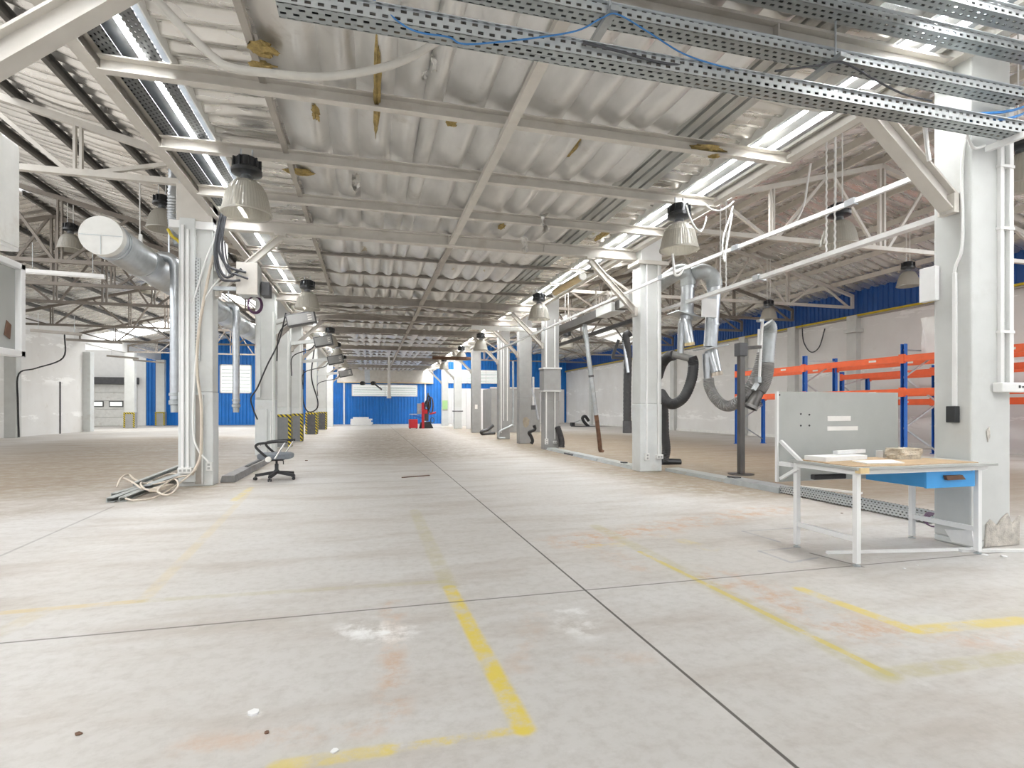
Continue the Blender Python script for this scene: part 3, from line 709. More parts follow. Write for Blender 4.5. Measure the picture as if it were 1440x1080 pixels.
b = MB(); b.box(XR0-.06, XR1+.10, yf-.06, yf+CD+.04, 3.30, 3.36); b.build('head_plate', M['cream'], P2, .006)
b = MB(); b.box(XR0+.01, XR1-.01, yf-.03, yf+CD, 3.36, 3.9); b.build('column_head', M['white'], P2, .01)
P3 = column('right', ROWS[2], 'third right column with a wide collar band at half height', low=1.2, mid=True)
yf = ROWS[2]; X_ = lambda px: atY(px, 600, yf).x
b = MB(); b.box(XR0-.035, XR1+.035, yf-.04, yf+CD+.04, 1.45, 1.98); b.build('collar_band', M['grey_mid'], P3, .01)
b = MB(); b.box(XR0-.05, XR1+.05, yf-.055, yf+CD+.05, 1.98, 2.02); b.box(XR0-.05, XR1+.05, yf-.055, yf+CD+.05, 1.42, 1.46); b.build('collar_edge', M['grey'], P3)
for px in (768, 780): conduit(P3, X_(px), yf, .25, 3.2, .014)
socket(P3, X_(768), yf, .2, .08, .14); socket(P3, X_(780), yf, .18, .1, .06)
labs = ['fourth right column, stained yellow-brown low on its face', 'fifth right column with thin risers and a bent pipe at its side', 'sixth right column, dark brown-grey with a pale patch at its middle',
        'seventh right column, slim and pale with a dark strap', 'eighth right column carrying a green notice, near the far wall']
for i, y in enumerate([XJ]+ROWS[3:]):
    c = column('right', y, labs[i], low=1.1 if i > 1 else 1.3, mid=i < 3, guard=0)
    if i == 0: b = MB(); b.poly(blob(4.37, .62, .12, .17, 14, 2, y-.012), (0, .008, 0)); b.build('stain', M['stain'], c)
    if i == 1:
        for x in (4.25, 4.33, 4.46): conduit(c, x, y, .2 if x < 4.3 else .6, 3.2, .014)
        b = MB(); b.tube(smoothpath([(4.66, y, 2.6), (4.66, y, .62), (4.60, y-.05, .45), (4.2, y-.15, .28), (4.12, y-.15, .14), (4.14, y-.15, .04), (4.35, y-.15, .035)], 5), .035, 8); tag(b.build('bent_pipe', M['galv_dull']), 'pale bent pipe running down beside the fifth right column to the floor', 'pipe')
    if i == 2: b = MB(); b.box(4.29, 4.40, y-.014, y, 1.0, 1.18); b.build('pale_patch', M['paper'], c)
    if i == 3: b = MB(); b.box(XR0-.06, XR1+.06, y-.03, y+CD+.03, .86, .91); b.build('strap', M['dark'], c)
    if i == 4:
        b = MB(); b.box(4.2, 4.5, y-.035, y-.006, .95, 1.5); nt_ = b.build('green_notice', M['green'], c)
        b = MB(); b.box(4.2, 4.5, y-.037, y-.034, .90, .97); b.build('notice_edge', M['brown_steel'], nt_)
# knee braces
for side in ('left', 'right'):
    for i, y in enumerate(sorted(TIES)):
        s = 1 if side == 'left' else -1; x = XL1 if side == 'left' else XR0
        yy = y
        a, q = V(x+s*.01, yy, 2.56), V(x+s*.80, yy, 3.34)
        if i == 0: a, q = V(x+s*.02, yy, 2.50), V(x+s*.84, yy, 3.16)
        if i == 0 and side == 'left': a, q = V(x+s*.01, yy, 2.40), V(x+s*.95, yy, 3.2)
        t = thing('knee_brace', 'steel knee brace between the %s %s column and its tie beam' % (ORD[i] if not (side == 'left' and i == 0) else 'out-of-frame nearest', side), 'brace', a, 'knee braces of the column rows')
        if side == 'left' and i: t['label'] = 'steel knee brace on %s left column in view, rising toward the aisle' % ORD[i-1]
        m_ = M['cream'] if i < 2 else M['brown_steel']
        w = .10 if i == 0 else .075
        b = MB(); b.ibeam(a, q, w, w*1.25, .014); b.build('brace_bar', m_, t)
        b = MB(); b.cbox(a+V(s*.02, 0, 0), (.05, .12, .14)); b.build('foot_plate', m_, t)
        b = MB(); b.cbox(q+V(0, 0, .03), (.14, .11, .03)); b.build('top_plate', m_, t)

# wall columns and far columns of the left bay
for x, y, lab in ((-12.0, 22.6, 'grey pillar by the white left wall with a black cable on it'), (-11.95, 32.2, 'pale column with striped foot in front of the loading door'), (-11.9, 36.3, 'pale column with striped foot against the blue far wall, beside the loading door')):
    t = thing('wall_column', lab, 'column', (x, y, 0), None)
    b = MB(); b.box(x-.2, x+.25, y-.15, y+.15, 0, 3.9); b.build('shaft', M['grey'], t, .01)
    if y > 30:
        g = MB(); g.box(x-.22, x+.27, y-.17, y+.17, .02, .82); gd = g.build('corner_guard', M['grey_mid'], t)
        h = MB(); h.box(x-.23, x+.28, y-.18, y-.165, .74, .82); h.box(x-.23, x-.15, y-.18, y-.165, .03, .74); h.box(x+.2, x+.28, y-.18, y-.165, .03, .74); h.build('hazard_border', M['hazard'], gd)
    else:
        b = MB(); b.tube(smoothpath([(x+.28, y-.05, .02), (x+.28, y-.1, 1.2), (x+.30, y-.1, 2.2), (x+.5, y+.5, 2.45), (x+1.0, y+1.2, 2.9), (x+1.0, y+1.3, 3.8)], 6), .025, 8); b.build('black_cable', M['black'], t)

# ================================================================ HIGH BAY LAMPS
def lamp(x, y, ztop, label, group='high bay pendant lamps', r=.218):
    t = thing('pendant_lamp', label, 'lamp', (x, y, ztop), group)
    b = MB()
    for dx in (-.05, .05): b.tube([(x+dx, y, ztop+.0), (x+dx, y, ztop-.10)], .008, 6)
    b.build('hook', M['galv'], t)
    z = ztop-.08; b = MB()
    b.lathe((x, y, z), [(.0, 0), (.085, 0), (.105, -.02), (.112, -.10), (.135, -.115), (.135, -.15), (.095, -.165), (.06, -.17), (0, -.17)], 24)
    for k in range(10):
        a = 2*math.pi*k/10; b.cbox((x+.115*math.cos(a), y+.115*math.sin(a), z-.07), (.03, .012, .10), Matrix.Rotation(a, 3, 'Z'))
    b.build('gear_housing', M['black_gloss'], t)
    z -= .17; b = MB(); b.lathe((x, y, z), [(.05, 0), (.055, -.03), (.07, -.05)], 20); b.build('neck', M['galv'], t)
    z -= .045; b = MB()
    pr = [(.062, 0), (.10, -.012), (.14, -.05), (.172, -.11), (.192, -.18), (.206, -.25), (r, -.30)]
    b.lathe((x, y, z), pr+[(q*.975, w_) for q, w_ in pr[::-1]], 96, .008); sh = b.build('lamp_shade', M['acrylic'], t)
    b = MB(); b.lathe((x, y, z-.30), [(r, 0), (r*1.03, -.004), (r*1.03, -.022), (r*.96, -.022), (r*.955, 0)], 36); b.build('shade_rim', M['acrylic'], sh)
    b = MB(); b.lathe((x, y, z-.05), [(0, 0), (.035, -.01), (.045, -.09), (.03, -.16), (0, -.18)], 14); b.build('bulb', M['white'], t)
    return t
LP = sorted(PUR)
py2 = [5.62]+[min(LP, key=lambda q: abs(q-y)) for y in (10.6, 15.9, 20.2, 25.)]
desc = ['biggest pendant lamp, at upper left in front of the tall left column', 'pendant lamp over the left side of the aisle, second from camera', 'pendant lamp over left side of the aisle, third from camera', 'pendant lamp over left side of the aisle, fourth from camera', 'pendant lamp over left side of the aisle, fifth from camera']
main = None
for i, y in enumerate(py2):
    x = -1.10 if i else atY(347, 270, y).x
    if main is None: main = lamp(x, y, 3.455, desc[0])
    else: dup(main, (x, y, 3.455), desc[i])
desc = ['pendant lamp hanging over the second right column, wire dangling beneath it', 'pendant lamp beside the yellowed batten above the third right column', 'dark pendant lamp over right side of the aisle, third from camera', 'pendant lamp over right side of the aisle, fourth from camera', 'pendant lamp over right side of the aisle, fifth from camera']
for i, y in enumerate(py2):
    dup(main, (atY(955, 300, y).x if i == 0 else 3.38, y, 3.455), desc[i])
# side bay lamps: position given by measured shade centre, hung on rods
def bay_lamp(px, py, d, label, hang):
    p = atd(px, py, d); dup(main, (p.x, p.y, p.z+.45), label)
    b = MB()
    for dx in (-.05, .05): b.tube([(p.x+dx, p.y, p.z+.44), (p.x+dx, p.y, hang)], .008, 6)
    return b, p
for (px, py, d, lab) in ((1180, 328, 6.9, 'pendant lamp on chains in the right bay, left of nearest right column'), (1277, 392, 11.9, 'small pendant lamp under the right bay roof near the blue wall'), (1081, 441, 15.0, 'small pendant lamp above the grey extraction hose'),
                         (1437, 240, 5.3, 'pendant lamp cut by the right picture edge'), (228, 308, 8.6, 'pendant lamp just left of the tall left column'), (99, 340, 11., 'pendant lamp behind the truss post in the left bay'), (207, 405, 18.5, 'far pendant lamp under the big round duct'),
                         (797, 482, 17., 'brown-tinted pendant lamp behind the third right column')):
    p = atd(px, py, d); zr_ = (zl if p.x < 0 else zr)(p.x)
    rods, p = bay_lamp(px, py, d, lab, zr_-.02)
    tag(rods.build('lamp_chain', M['plastic']), 'thin chains of '+lab.replace('pendant lamp', 'lamp', 1), 'chain', 'lamp suspension chains')

# ================================================================ CABLE TRAYS NEAR THE CAMERA
def tray(name, x0, x1, y0, y1, z, hgt, label, rail=.012):
    t = thing(name, label, 'cable tray', ((x0+x1)/2, (y0+y1)/2, z), 'perforated cable trays overhead')
    b = MB(); b.box(x0, x1, y0, y1, z, z+.006); b.build('tray_bottom', M['perf_x'], t)
    for y in (y0, y1):
        b = MB(); b.box(x0, x1, y-.003, y+.003, z, z+hgt); b.build('tray_side', M['perf_xz'], t)
        b = MB(); s = 1 if y == y1 else -1; b.box(x0, x1, y-.003, y+s*.022, z+hgt, z+hgt+.005); b.build('tray_lip', M['galv'], t)
    return t
tray('cable_tray', -.42, 4.42, 2.72, 2.83, 2.893, .066, 'lowest perforated cable tray, running across the top to the nearest right column')
tray('cable_tray', -.3, 4.42, 2.72, 2.83, 3.139, .052, 'middle perforated cable tray above the lowest one, with bracket ends sticking out')
tray('cable_tray', .2, 5.6, 2.62, 2.72, 3.36, .05, 'upper cable tray crossing the top right corner region')
tray('cable_tray', 1.6, 6.2, 2.42, 2.52, 3.381, .05, 'topmost cable tray at the very top right edge')
for px, py in ((858, 34), (1175, 96)):
    p = atY(px, py, 2.70); t = thing('tray_bracket', 'short grey cantilever bracket under the middle tray, %s' % ('left one above the centre' if px < 900 else 'right one nearer the column'), 'bracket', p)
    b = MB(); b.bar((p.x-.0, 2.64, 3.12), (p.x-.0, 2.93, 3.12), .045, .028); b.build('bracket_arm', M['galv_dull'], t)
    b = MB(); b.tube([(p.x, 2.70, 3.12), (p.x, 2.70, 3.62)], .006, 6); b.build('hanger_rod', M['galv'], t)
# blue network cable and grey cable lying along the trays
b = MB(); b.tube(smoothpath([atY(520, -5, 2.75), atY(575, 40, 2.70), atY(630, 52, 2.69), atY(665, 62, 2.69), atY(800, 46, 2.68), atY(845, 26, 2.66), atY(868, 20, 2.66), atY(910, 44, 2.68), atY(960, 75, 2.69), atY(1010, 92, 2.70), atY(1060, 104, 2.74)], 8), .0042, 6)
tag(b.build('network_cable', M['cable_blue']), 'thin blue cable looping between the overhead trays', 'cable')
b = MB(); b.tube(smoothpath([atY(820, 60, 2.70), atY(870, 72, 2.70), atY(930, 88, 2.71), atY(1000, 96, 2.75)], 8), .007, 6); tag(b.build('tray_cable', M['cable_grey']), 'thin dark cable along the lowest overhead tray', 'cable')
b = MB(); b.tube(smoothpath([atY(1090, 100, 2.70), atY(1150, 92, 2.69), atY(1185, 88, 2.68), atY(1230, 112, 2.68), atY(1270, 132, 2.7), atY(1310, 142, 2.74)], 8), .006, 6); tag(b.build('tray_cable', M['cable_grey']), 'thin cable drooping off the right bracket to the tray end', 'cable')
for k in range(3):
    b = MB(); y_ = 2.75+.025*k
    b.tube(smoothpath([(x, y_+.006*math.sin(2.3*x+k), 2.912+.006*math.sin(3*x+2*k)) for x in [-.3+.35*i for i in range(14)]], 3), .014, 7); tag(b.build('tray_cable', [M['cable_grey'], M['dark'], M['beige']][k]), ['dark grey', 'black', 'beige'][k]+' cable lying inside the lowest overhead tray', 'cable')
# pale conduits hanging below the near beam
b = MB(); b.tube(smoothpath([atY(210, -12, 3.1), atY(258, 40, 3.15), atY(300, 80, 3.2), atY(325, 95, 3.2), atY(380, 103, 3.2), atY(450, 108, 3.2), atY(520, 99, 3.2), atY(570, 84, 3.2), atY(618, 57, 3.15)], 8), .022, 10); tag(b.build('sagging_conduit', M['beige_hose']), 'pale sagging conduit at upper left below the foil ceiling', 'conduit')
b = MB(); b.tube(smoothpath([atY(985, 108, 3.05), atY(1010, 118, 3.05), atY(1050, 131, 3.05), atY(1100, 145, 3.05), atY(1150, 153, 3.05), atY(1205, 151, 3.05)], 8), .018, 10); tag(b.build('sagging_conduit', M['beige_hose']), 'pale sagging conduit at upper right under the lowest tray', 'conduit')
b = MB()
for x, y, z in ((4.35, 2.76, 3.0), (4.4, 2.78, 3.07)): b.tube(smoothpath([(x-.45, y, z-.07), (x-.2, y-.04, z-.04), (x, y-.03, z+.03), (x+.13, y, z+.12), (x+.05, y+.03, z+.2)], 6), .009, 6)
tag(b.build('loose_wires', M['cable_blue']), 'tangle of loose blue wires at the right end of the trays', 'wires', kind='stuff')

# cable channels along the left valley beam
b = MB(); b.box(-1.885, -1.76, 3.2, 7.7, 3.60, 3.606); b.box(-1.885, -1.88, 3.2, 7.7, 3.6, 3.66); tag(b.build('perforated_channel', M['perf_y']), 'dark perforated channel along the left valley, next to the cream beam', 'cable tray')
b = MB(); b.box(-1.60, -1.49, 1., 7.7, 3.60, 3.606); tag(b.build('perforated_channel', M['perf_y']), 'second perforated channel in the left valley, between two bright strips', 'cable tray')
b = MB(); b.bar((-.80, -3, 3.57), (-.80, 12.6, 3.57), .05, .05); tag(b.build('ceiling_batten', M['brown_steel']), 'long dusty brown batten at the left edge of the foil ceiling', 'batten')
# perforated angle along right valley
b = MB(); b.box(3.90, 3.96, 1.5, 12., 3.58, 3.64); tag(b.build('valley_angle', M['galv']), 'bright galvanised angle along the right valley beside the bright strips', 'angle')

# suspended rails at the right
def rail(name, pts, w, h, m_, label, cat='rail'):
    t = thing(name, label, cat, pts[0])
    for a, q in zip(pts, pts[1:]): b = MB(); b.bar(a, q, w, h); b.build('rail_bar', m_, t)
    for p in pts[1:-1]: b = MB(); b.cbox(p, (w*1.6, .10, h*1.5)); b.build('joint_clamp', M['galv'], t)
    return t
rail('lighting_rail', [(4.33, 2.70, 2.875), (4.24, 4.0, 2.875), (4.12, 5.45, 2.87), (4.01, 6.93, 2.865), (3.88, 11.8, 2.82), (3.75, 16.7, 2.77)], .034, .04, M['white'], 'thin white suspended rail slanting past the right columns')
t = rail('trunking_rail', [(5.05, 3.6, 2.75), (5.05, 6.2, 2.75), (5.05, 8.7, 2.75)], .085, .05, M['white'], 'wide white lighting trunking hung behind the second right column')
t = rail('trunking_rail', [(5.05, 8.75, 2.75), (5.05, 12.2, 2.75), (5.02, 16.4, 2.75)], .085, .07, M['dark'], 'dark trunking rail continuing between the second and third right columns')
t = thing('supply_duct', 'dark long supply channel with control boxes between second and third right columns', 'duct', (4.74, 11, 3.0))
b = MB(); b.box(4.64, 4.84, 8.4, 14.6, 2.93, 3.10); b.build('duct_body', M['brown_box'], t)
for y0, y1, m_, z0, z1 in ((9.0, 9.4, M['grey'], 2.9, 3.1), (9.75, 10.5, M['grey_lower'], 2.90, 3.08)): b = MB(); b.box(4.56, 4.86, y0, y1, z0, z1); b.build('control_box', m_, t, .01)
b = MB(); b.tube(smoothpath([(4.56, 9.9, 3.10), (4.56, 9.9, 3.28), (4.56, 10., 3.32), (4.56, 10.5, 3.32), (4.56, 10.8, 3.3)], 5), .028, 8); b.build('bent_pipe', M['brown_steel'], t)
b = MB(); b.tube(smoothpath([(4.5, 9.6, 3.5), (4.5, 9.62, 3.2), (4.5, 9.7, 3.12), (4.56, 9.8, 3.1)], 5), .014, 6); b.build('white_cable', M['plastic'], t)
for y in (8.9, 10.9, 12.6): b = MB(); b.bar((4.74, y, 3.1), (4.74, y, 3.55), .03, .03, (1, 0, 0)); b.build('hanger', M['brown_steel'], t)
# chains and drooping wires of the right side
for i, (px, y, z0, z1) in enumerate(((1162, 4.9, 2.78, 4.4), (1174, 4.8, 2.78, 4.4), (1013, 7.6, 2.78, 4.3), (1021, 7.5, 2.78, 4.3))):
    x = 5.05 if i > 1 else 5.05
    y = atX(px, 300, x).y
    b = MB(); n = 40
    pts = [(x+.006*(k % 2), y+.006*((k+1) % 2), z0+(z1-z0)*k/n) for k in range(n+1)]; b.tube(pts, .010, 5); tag(b.build('rail_chain', M['plastic']), ['white chain holding the wide trunking, left of a close pair beside the pendant lamp', 'white chain holding the wide trunking, right of a close pair beside the pendant lamp', 'thin white hanger left of a pair above the galvanised elbows', 'thin white hanger right of a pair above the galvanised elbows'][i], 'chain', 'trunking chains')
for pts, r, lab in (([(1140, 230), (1135, 260), (1131, 285), (1120, 310), (1100, 322)], .012, 'white wire drooping from the right purlin end to the slanting rail'), ([(1031, 290), (1025, 310), (1018, 330), (1016, 350), (1019, 368), (1021, 352), (1030, 300)], .010, 'white wire loop above the slanting rail, right of the pendant lamp'),
                    ([(965, 288), (970, 305), (978, 320), (986, 325), (992, 312), (993, 305)], .009, 'short white wire loop beside the pendant lamp at the second right column'), ([(946, 357), (947, 370), (948, 382), (950, 387), (956, 386), (960, 379)], .014, 'white tapered wire dangling under the pendant lamp'),
                    ([(990, 286), (1000, 294), (1012, 296), (1024, 290), (1032, 283)], .009, 'slack white wire between purlin and beam at the right valley'), ([(1299, 165), (1302, 190), (1305, 215), (1307, 226)], .014, 'white tapered wire in front of the nearest right column top'), ([(1357, 170), (1362, 195), (1370, 208), (1385, 205)], .010, 'white cable bend below the trays on the nearest right column')):
    b = MB(); Yw = 5.4 if pts[0][0] < 1200 else 2.86
    b.tube(smoothpath([atY(px, py, Yw) for px, py in pts], 6), r, 7); tag(b.build('hanging_wire', M['plastic']), lab, 'wire', 'white hanging wires')
# ================================================================ LEFT SIDE EQUIPMENT
# galvanised round duct with drop pipes
t = thing('round_duct', 'big round galvanised duct running along the left bay, its pale end cap toward the camera', 'duct', (-2.84, 12, 2.9))
DX, DZ, DR = -2.84, 2.90, .205
b = MB(); y = 6.95; pts = [(DX, y, DZ)]; rr = [DR]
while y < 19:
    y += .95
    pts += [(DX, y-.03, DZ), (DX, y-.02, DZ), (DX, y+.02, DZ), (DX, y+.03, DZ)]; rr += [DR, DR*1.025, DR*1.025, DR]
b.tube(pts, rr, 36); b.build('duct_body', M['galv'], t)
b = MB(); b.tube([(DX, 6.90, DZ), (DX, 7.0, DZ)], DR*1.035, 36); cp = b.build('end_cap', M['white_dirty'], t, .004)
b = MB(); b.bar((DX-DR, 6.897, DZ), (DX+DR, 6.897, DZ), .004, .008); b.bar((DX, 6.897, DZ-DR), (DX, 6.897, DZ), .004, .006, (1, 0, 0)); b.build('cap_seam', M['galv_dull'], cp)
b = MB()
for yy in (7.1, 7.16, 7.95): b.tube([(DX, yy-.012, DZ), (DX, yy+.012, DZ)], DR*1.03, 36)
b.build('duct_ring', M['galv'], t)
for yy in (9.0, 12.5): b = MB(); b.bar((DX, yy, DZ+DR), (DX, yy, 3.9), .02, .02, (1, 0, 0)); b.build('hanger_rod', M['galv'], t)
for i, (px, ybot, Yp) in enumerate(((246.5, 580, 8.28), (332, 580, 11.83))):
    x = atY(px, 500, Yp).x; zb = atY(px, ybot, Yp).z; r = .068
    t = thing('drop_pipe', ['galvanised drop pipe left of the tall left column, ending in a collar', 'galvanised drop pipe in front of the far window, right of tall left column'][i], 'pipe', (x, Yp, zb), 'drop pipes of the round duct')
    b = MB(); b.tube(smoothpath([(DX+.1, Yp, 3.02), (x-.16, Yp, 3.05), (x-.05, Yp, 3.03), (x-.005, Yp, 2.96), (x, Yp, 2.85)], 6), r, 18); b.build('elbow', M['galv'], t)
    b = MB(); b.tube([(x, Yp, 2.9), (x, Yp, zb+.18)], r*.95, 18); b.build('pipe_body', M['galv'], t)
    b = MB(); b.lathe((x, Yp, zb), [(r*.8, 0), (r*.85, .10), (r*1.15, .11), (r*1.15, .16), (r*.9, .17), (r*.9, .22), (r*1.12, .225), (r*1.12, .26), (r*.9, .265)], 20); b.build('end_collar', M['galv_dull'], t)
# ribbed flexible duct above and left of the tall column
p0 = atY(244, 238, 8.25); b = MB(); q = [atY(244, 238, 8.25), atY(243, 280, 8.25), atY(243, 310, 8.25), atY(248, 330, 8.25), atY(252, 345, 8.25)]
sp = smoothpath(q, 16); b.tube(sp, [.06+(.007 if k % 2 else -.004) for k in range(len(sp))], 16); tag(b.build('flexible_duct', M['galv']), 'short ribbed silver hose hanging left of the tall left column head', 'hose')
b = MB(); b.tube(smoothpath([atY(236, 322, 8.15), atY(242, 332, 8.15), atY(250, 338, 8.15), atY(255, 345, 8.15)], 5), .02, 8); tag(b.build('yellow_strap', M['yellow']), 'yellow strap at the end of the ribbed silver hose', 'strap')
# control panel, junction box and looping cables at the tall left column
b = MB(); p = atY(322, 352, 8.0); q = atY(337, 372, 8.0)
t = thing('control_panel', 'pale flat panel on the aisle side of the tall left column', 'panel', (p.x, 8.0, atY(320, 375, 8).z))
b.box(XL1+.005, XL1+.05, 7.87, 8.42, atY(322, 385, 8).z, atY(322, 333, 8.).z); b.build('panel_body', M['grey'], t, .006)
b = MB(); b.box(XL1+.05, XL1+.056, 8.12, 8.15, atY(322, 372, 8).z, atY(322, 345, 8.).z); b.build('panel_slot', M['galv_dull'], t)
t = thing('junction_box', 'light grey junction box on the aisle side of the tall left column', 'box', atY(352, 415, 7.7))
x0, x1 = atY(333, 400, 7.62).x, atY(362, 400, 7.62).x; z0, z1 = atY(350, 414, 7.62).z, atY(350, 370, 7.62).z
b = MB(); b.box(x0, x1, 7.62, 7.90, z0, z1); b.build('box_body', M['grey_lower'], t, .008)
b = MB(); b.box(x0-.005, x1+.005, 7.60, 7.62, z0-.005, z1+.005); b.build('box_lid', M['cream'], t, .004)
b = MB(); b.bar((XL1, 7.85, z0+.1), (x0+.02, 7.8, z0+.1), .05, .05); b.build('mounting_arm', M['galv_dull'], t)
b = MB(); b.box(x1+.02, x1+.12, 7.75, 7.95, z0+.02, z1-.2); b.build('side_unit', M['dark'], t, .006)
for i, (pts, r) in enumerate((([(316, 285), (309, 320), (305, 355), (309, 378), (320, 390), (340, 378)], .016), ([(318, 285), (311, 325), (308, 350), (316, 370), (328, 378), (346, 383)], .016), ([(314, 290), (304, 335), (303, 370), (312, 392), (325, 395), (338, 394)], .016), ([(320, 290), (313, 330), (314, 362), (322, 382), (332, 386), (349, 392)], .014), ([(316, 340), (318, 360), (322, 375), (327, 390)], .008))):
    b = MB(); b.tube(smoothpath([atY(px, py, 7.57-.012*i) for px, py in pts], 8), r, 8)
    tag(b.build('black_cable', M['cable_grey']), ['looping dark cable from the beam to the top of the pale junction box', 'looping dark cable entering the junction box second from top', 'lowest dark cable loop entering the junction box', 'dark cable loop entering the junction box third from top', 'thin dark cable hanging between the loops beside the junction box'][i], 'cable', 'dark cable loops at the junction box')
b = MB(); q = atY(358, 428, 7.8)
for k in range(5): b.tube([q+V(.075*math.cos(a)*(1+.12*k*.5), .01*k, .10*math.sin(a)*(1+.1*k*.5)) for a in [2*math.pi*j/20 for j in range(21)]], .006, 6, False)
tag(b.build('wire_coil', M['purple']), 'coil of thin purple wire hanging below the junction box', 'wire')
for i, (pts, r, m_) in enumerate((([(283, 440), (276, 500), (272, 560), (272, 610), (280, 635), (293, 650)], .012, 'plastic'), ([(300, 360), (294, 385), (286, 425), (279, 470), (277, 520), (283, 570), (283, 620), (281, 645), (270, 668)], .018, 'beige'), ([(309, 392), (298, 405), (286, 425), (281, 445)], .012, 'plastic'))):
    b = MB(); b.tube(smoothpath([atY(px, py, 7.74) for px, py in pts], 8), r, 8); tag(b.build('riser_cable', M[m_]), ['white cable running down to the double socket on the tall left column', 'thick beige cable hanging down the tall left column to the heap', 'short white cable joining the beige one on the tall left column'][i], 'cable', 'pale cables on the tall left column')
# dim heater boxes on arms along the left row
for i, (px, py, Y, w) in enumerate(((424, 449, 12.55, .60), (455, 480, 14.9, .46), (472, 506, 17.4, .46), (486, 525, 22.3, .50))):
    c = atY(px, py, Y); t = thing('heater_unit', 'grey box unit with black edges on an arm, %s along the left column row' % ORD[i], 'heater', c+V(0, 0, -.16), 'grey box units on the left columns')
    rot = Matrix.Rotation(R(-12), 3, 'Y')
    b = MB(); b.cbox(c, (w, .22, .26), rot); b.build('unit_body', M['dark'], t, .01)
    b = MB(); b.cbox(c+V(0, -.115, 0), (w-.05, .012, .21), rot); f_ = b.build('front_panel', M['grey_mid'], t)
    b = MB()
    for k in range(3): b.cbox(c+rot @ V(w*.3, -.123, .05-.05*k), (w*.14, .006, .018), rot)
    b.build('label_plate', M['paper'], f_)
    b = MB(); b.bar((XL1, Y+.3, c.z-.05), c+V(-w/2+.02, .1, .02), .07, .09); b.build('support_arm', M['grey'], t)
    b = MB(); b.tube(smoothpath([c+V(-w/2, .05, -.1), c+V(-w/2-.1, 0, -.22), V(XL1+.05, Y+.2, c.z-.4), V(XL1+.03, Y+.2, c.z-.9)], 5), .014, 6); b.build('feed_cable', M['black'], t)
for pts, Y, r, lab in (([(402, 440), (392, 480), (375, 515), (362, 545), (353, 560), (356, 575), (362, 590)], 12.5, .016, 'thin black cable slung from the first box unit to the second left column'), ([(442, 490), (438, 530), (447, 565), (443, 577), (432, 578), (426, 560), (427, 520)], 20.0, .022, 'black cable loop hanging in front of the guarded left columns')):
    b = MB(); b.tube(smoothpath([atY(px, py, Y) for px, py in pts], 8), r, 7); tag(b.build('slung_cable', M['black']), lab, 'cable')
b = MB(); b.tube([atY(197, 345, 8.6), atY(196.5, 248, 8.6)], .008, 6); b.cbox(atY(198, 338, 8.6), (.04, .04, .16)); tag(b.build('hanger_rod', M['plastic']), 'thin pale rod hanging from the nearest left truss over the round duct', 'rod')
# wall cabinets on the column beyond the left edge
XB = -1.90
t = thing('notice_board', 'grey pin board in a pale aluminium frame at the left picture edge', 'board', (XB, 3.3, 1.29))
b = MB(); b.box(XB-.03, XB, 2.75, 3.63, 1.31, 1.79); b.build('board_panel', M['panel_grey'], t)
b = MB()
for z0, z1 in ((1.29, 1.325), (1.775, 1.81)): b.box(XB-.04, XB+.03, 2.73, 3.66, z0, z1)
b.box(XB-.04, XB+.03, 3.62, 3.66, 1.29, 1.81); b.box(XB-.04, XB+.03, 2.73, 2.77, 1.29, 1.81); b.build('board_frame', M['white'], t, .004)
b = MB(); b.poly([(XB+.002, 3.52, 1.40), (XB+.002, 3.57, 1.38), (XB+.002, 3.58, 1.46), (XB+.002, 3.54, 1.48)], (.003, 0, 0)); b.build('rust_spot', M['rust'], t)
t = thing('wall_cabinet', 'white metal cabinet at the left picture edge above the pin board', 'cabinet', (XB, 3.3, 1.85))
b = MB(); b.box(XB-.07, XB+.02, 2.9, 3.62, 1.87, 2.46); b.build('cabinet_body', M['white'], t, .008)
b = MB(); b.box(XB+.02, XB+.03, 2.92, 3.60, 1.89, 2.44); b.build('cabinet_door', M['white_dirty'], t)
# fluorescent battens
def batten(name, p, q, r, m_, label, group=None):
    t = thing(name, label, 'light', (p+q)/2, group); d = (q-p)
    b = MB(); b.bar(p, q, r*1.5, r*1.6); b.build('batten_body', m_, t, .01)
    b = MB(); b.bar(p+V(0, 0, -r*.8), q+V(0, 0, -r*.8), r*.9, r*.5); b.build('diffuser', m_, t)
    for s in (.15, .85):
        c = p+d*s; b = MB(); b.tube([c+V(0, 0, r*.8), c+V(0, 0, .45)], .005, 5); b.build('hanger_wire', M['galv_dull'], t)
    return t
t = thing('tube_lamp', 'yellowed tube lamp hanging beside the third right column', 'lamp', (3.4, 9.1, 3.12))
b = MB(); b.tube([(3.43, 8.45, 3.2), (3.40, 9.75, 3.2)], .058, 16); b.build('diffuser', M['lamp_yellow'], t)
for e0, e1 in (((3.43, 8.42, 3.2), (3.43, 8.47, 3.2)), ((3.40, 9.73, 3.2), (3.40, 9.78, 3.2))): b = MB(); b.tube([e0, e1], .064, 16); b.build('end_cap', M['white_dirty'], t)
b = MB(); b.bar((3.43, 8.5, 3.255), (3.40, 9.7, 3.255), .06, .02); b.build('batten_body', M['grey'], t)
for y in (8.6, 9.6): b = MB(); b.tube([(3.42, y, 3.26), (3.42, y, 3.5)], .006, 5); b.build('hanger_wire', M['galv_dull'], t)
batten('fluorescent_batten', atY(663, 460, 13.1), atY(754, 464, 13.1), .055, M['white_dirty'], 'long pale batten light across the right half, in front of dark columns', 'batten lights')
batten('fluorescent_batten', atY(608, 503, 19.), atY(662, 504, 19.), .06, M['rust'], 'dark rusty batten light across the aisle far ahead', 'batten lights')
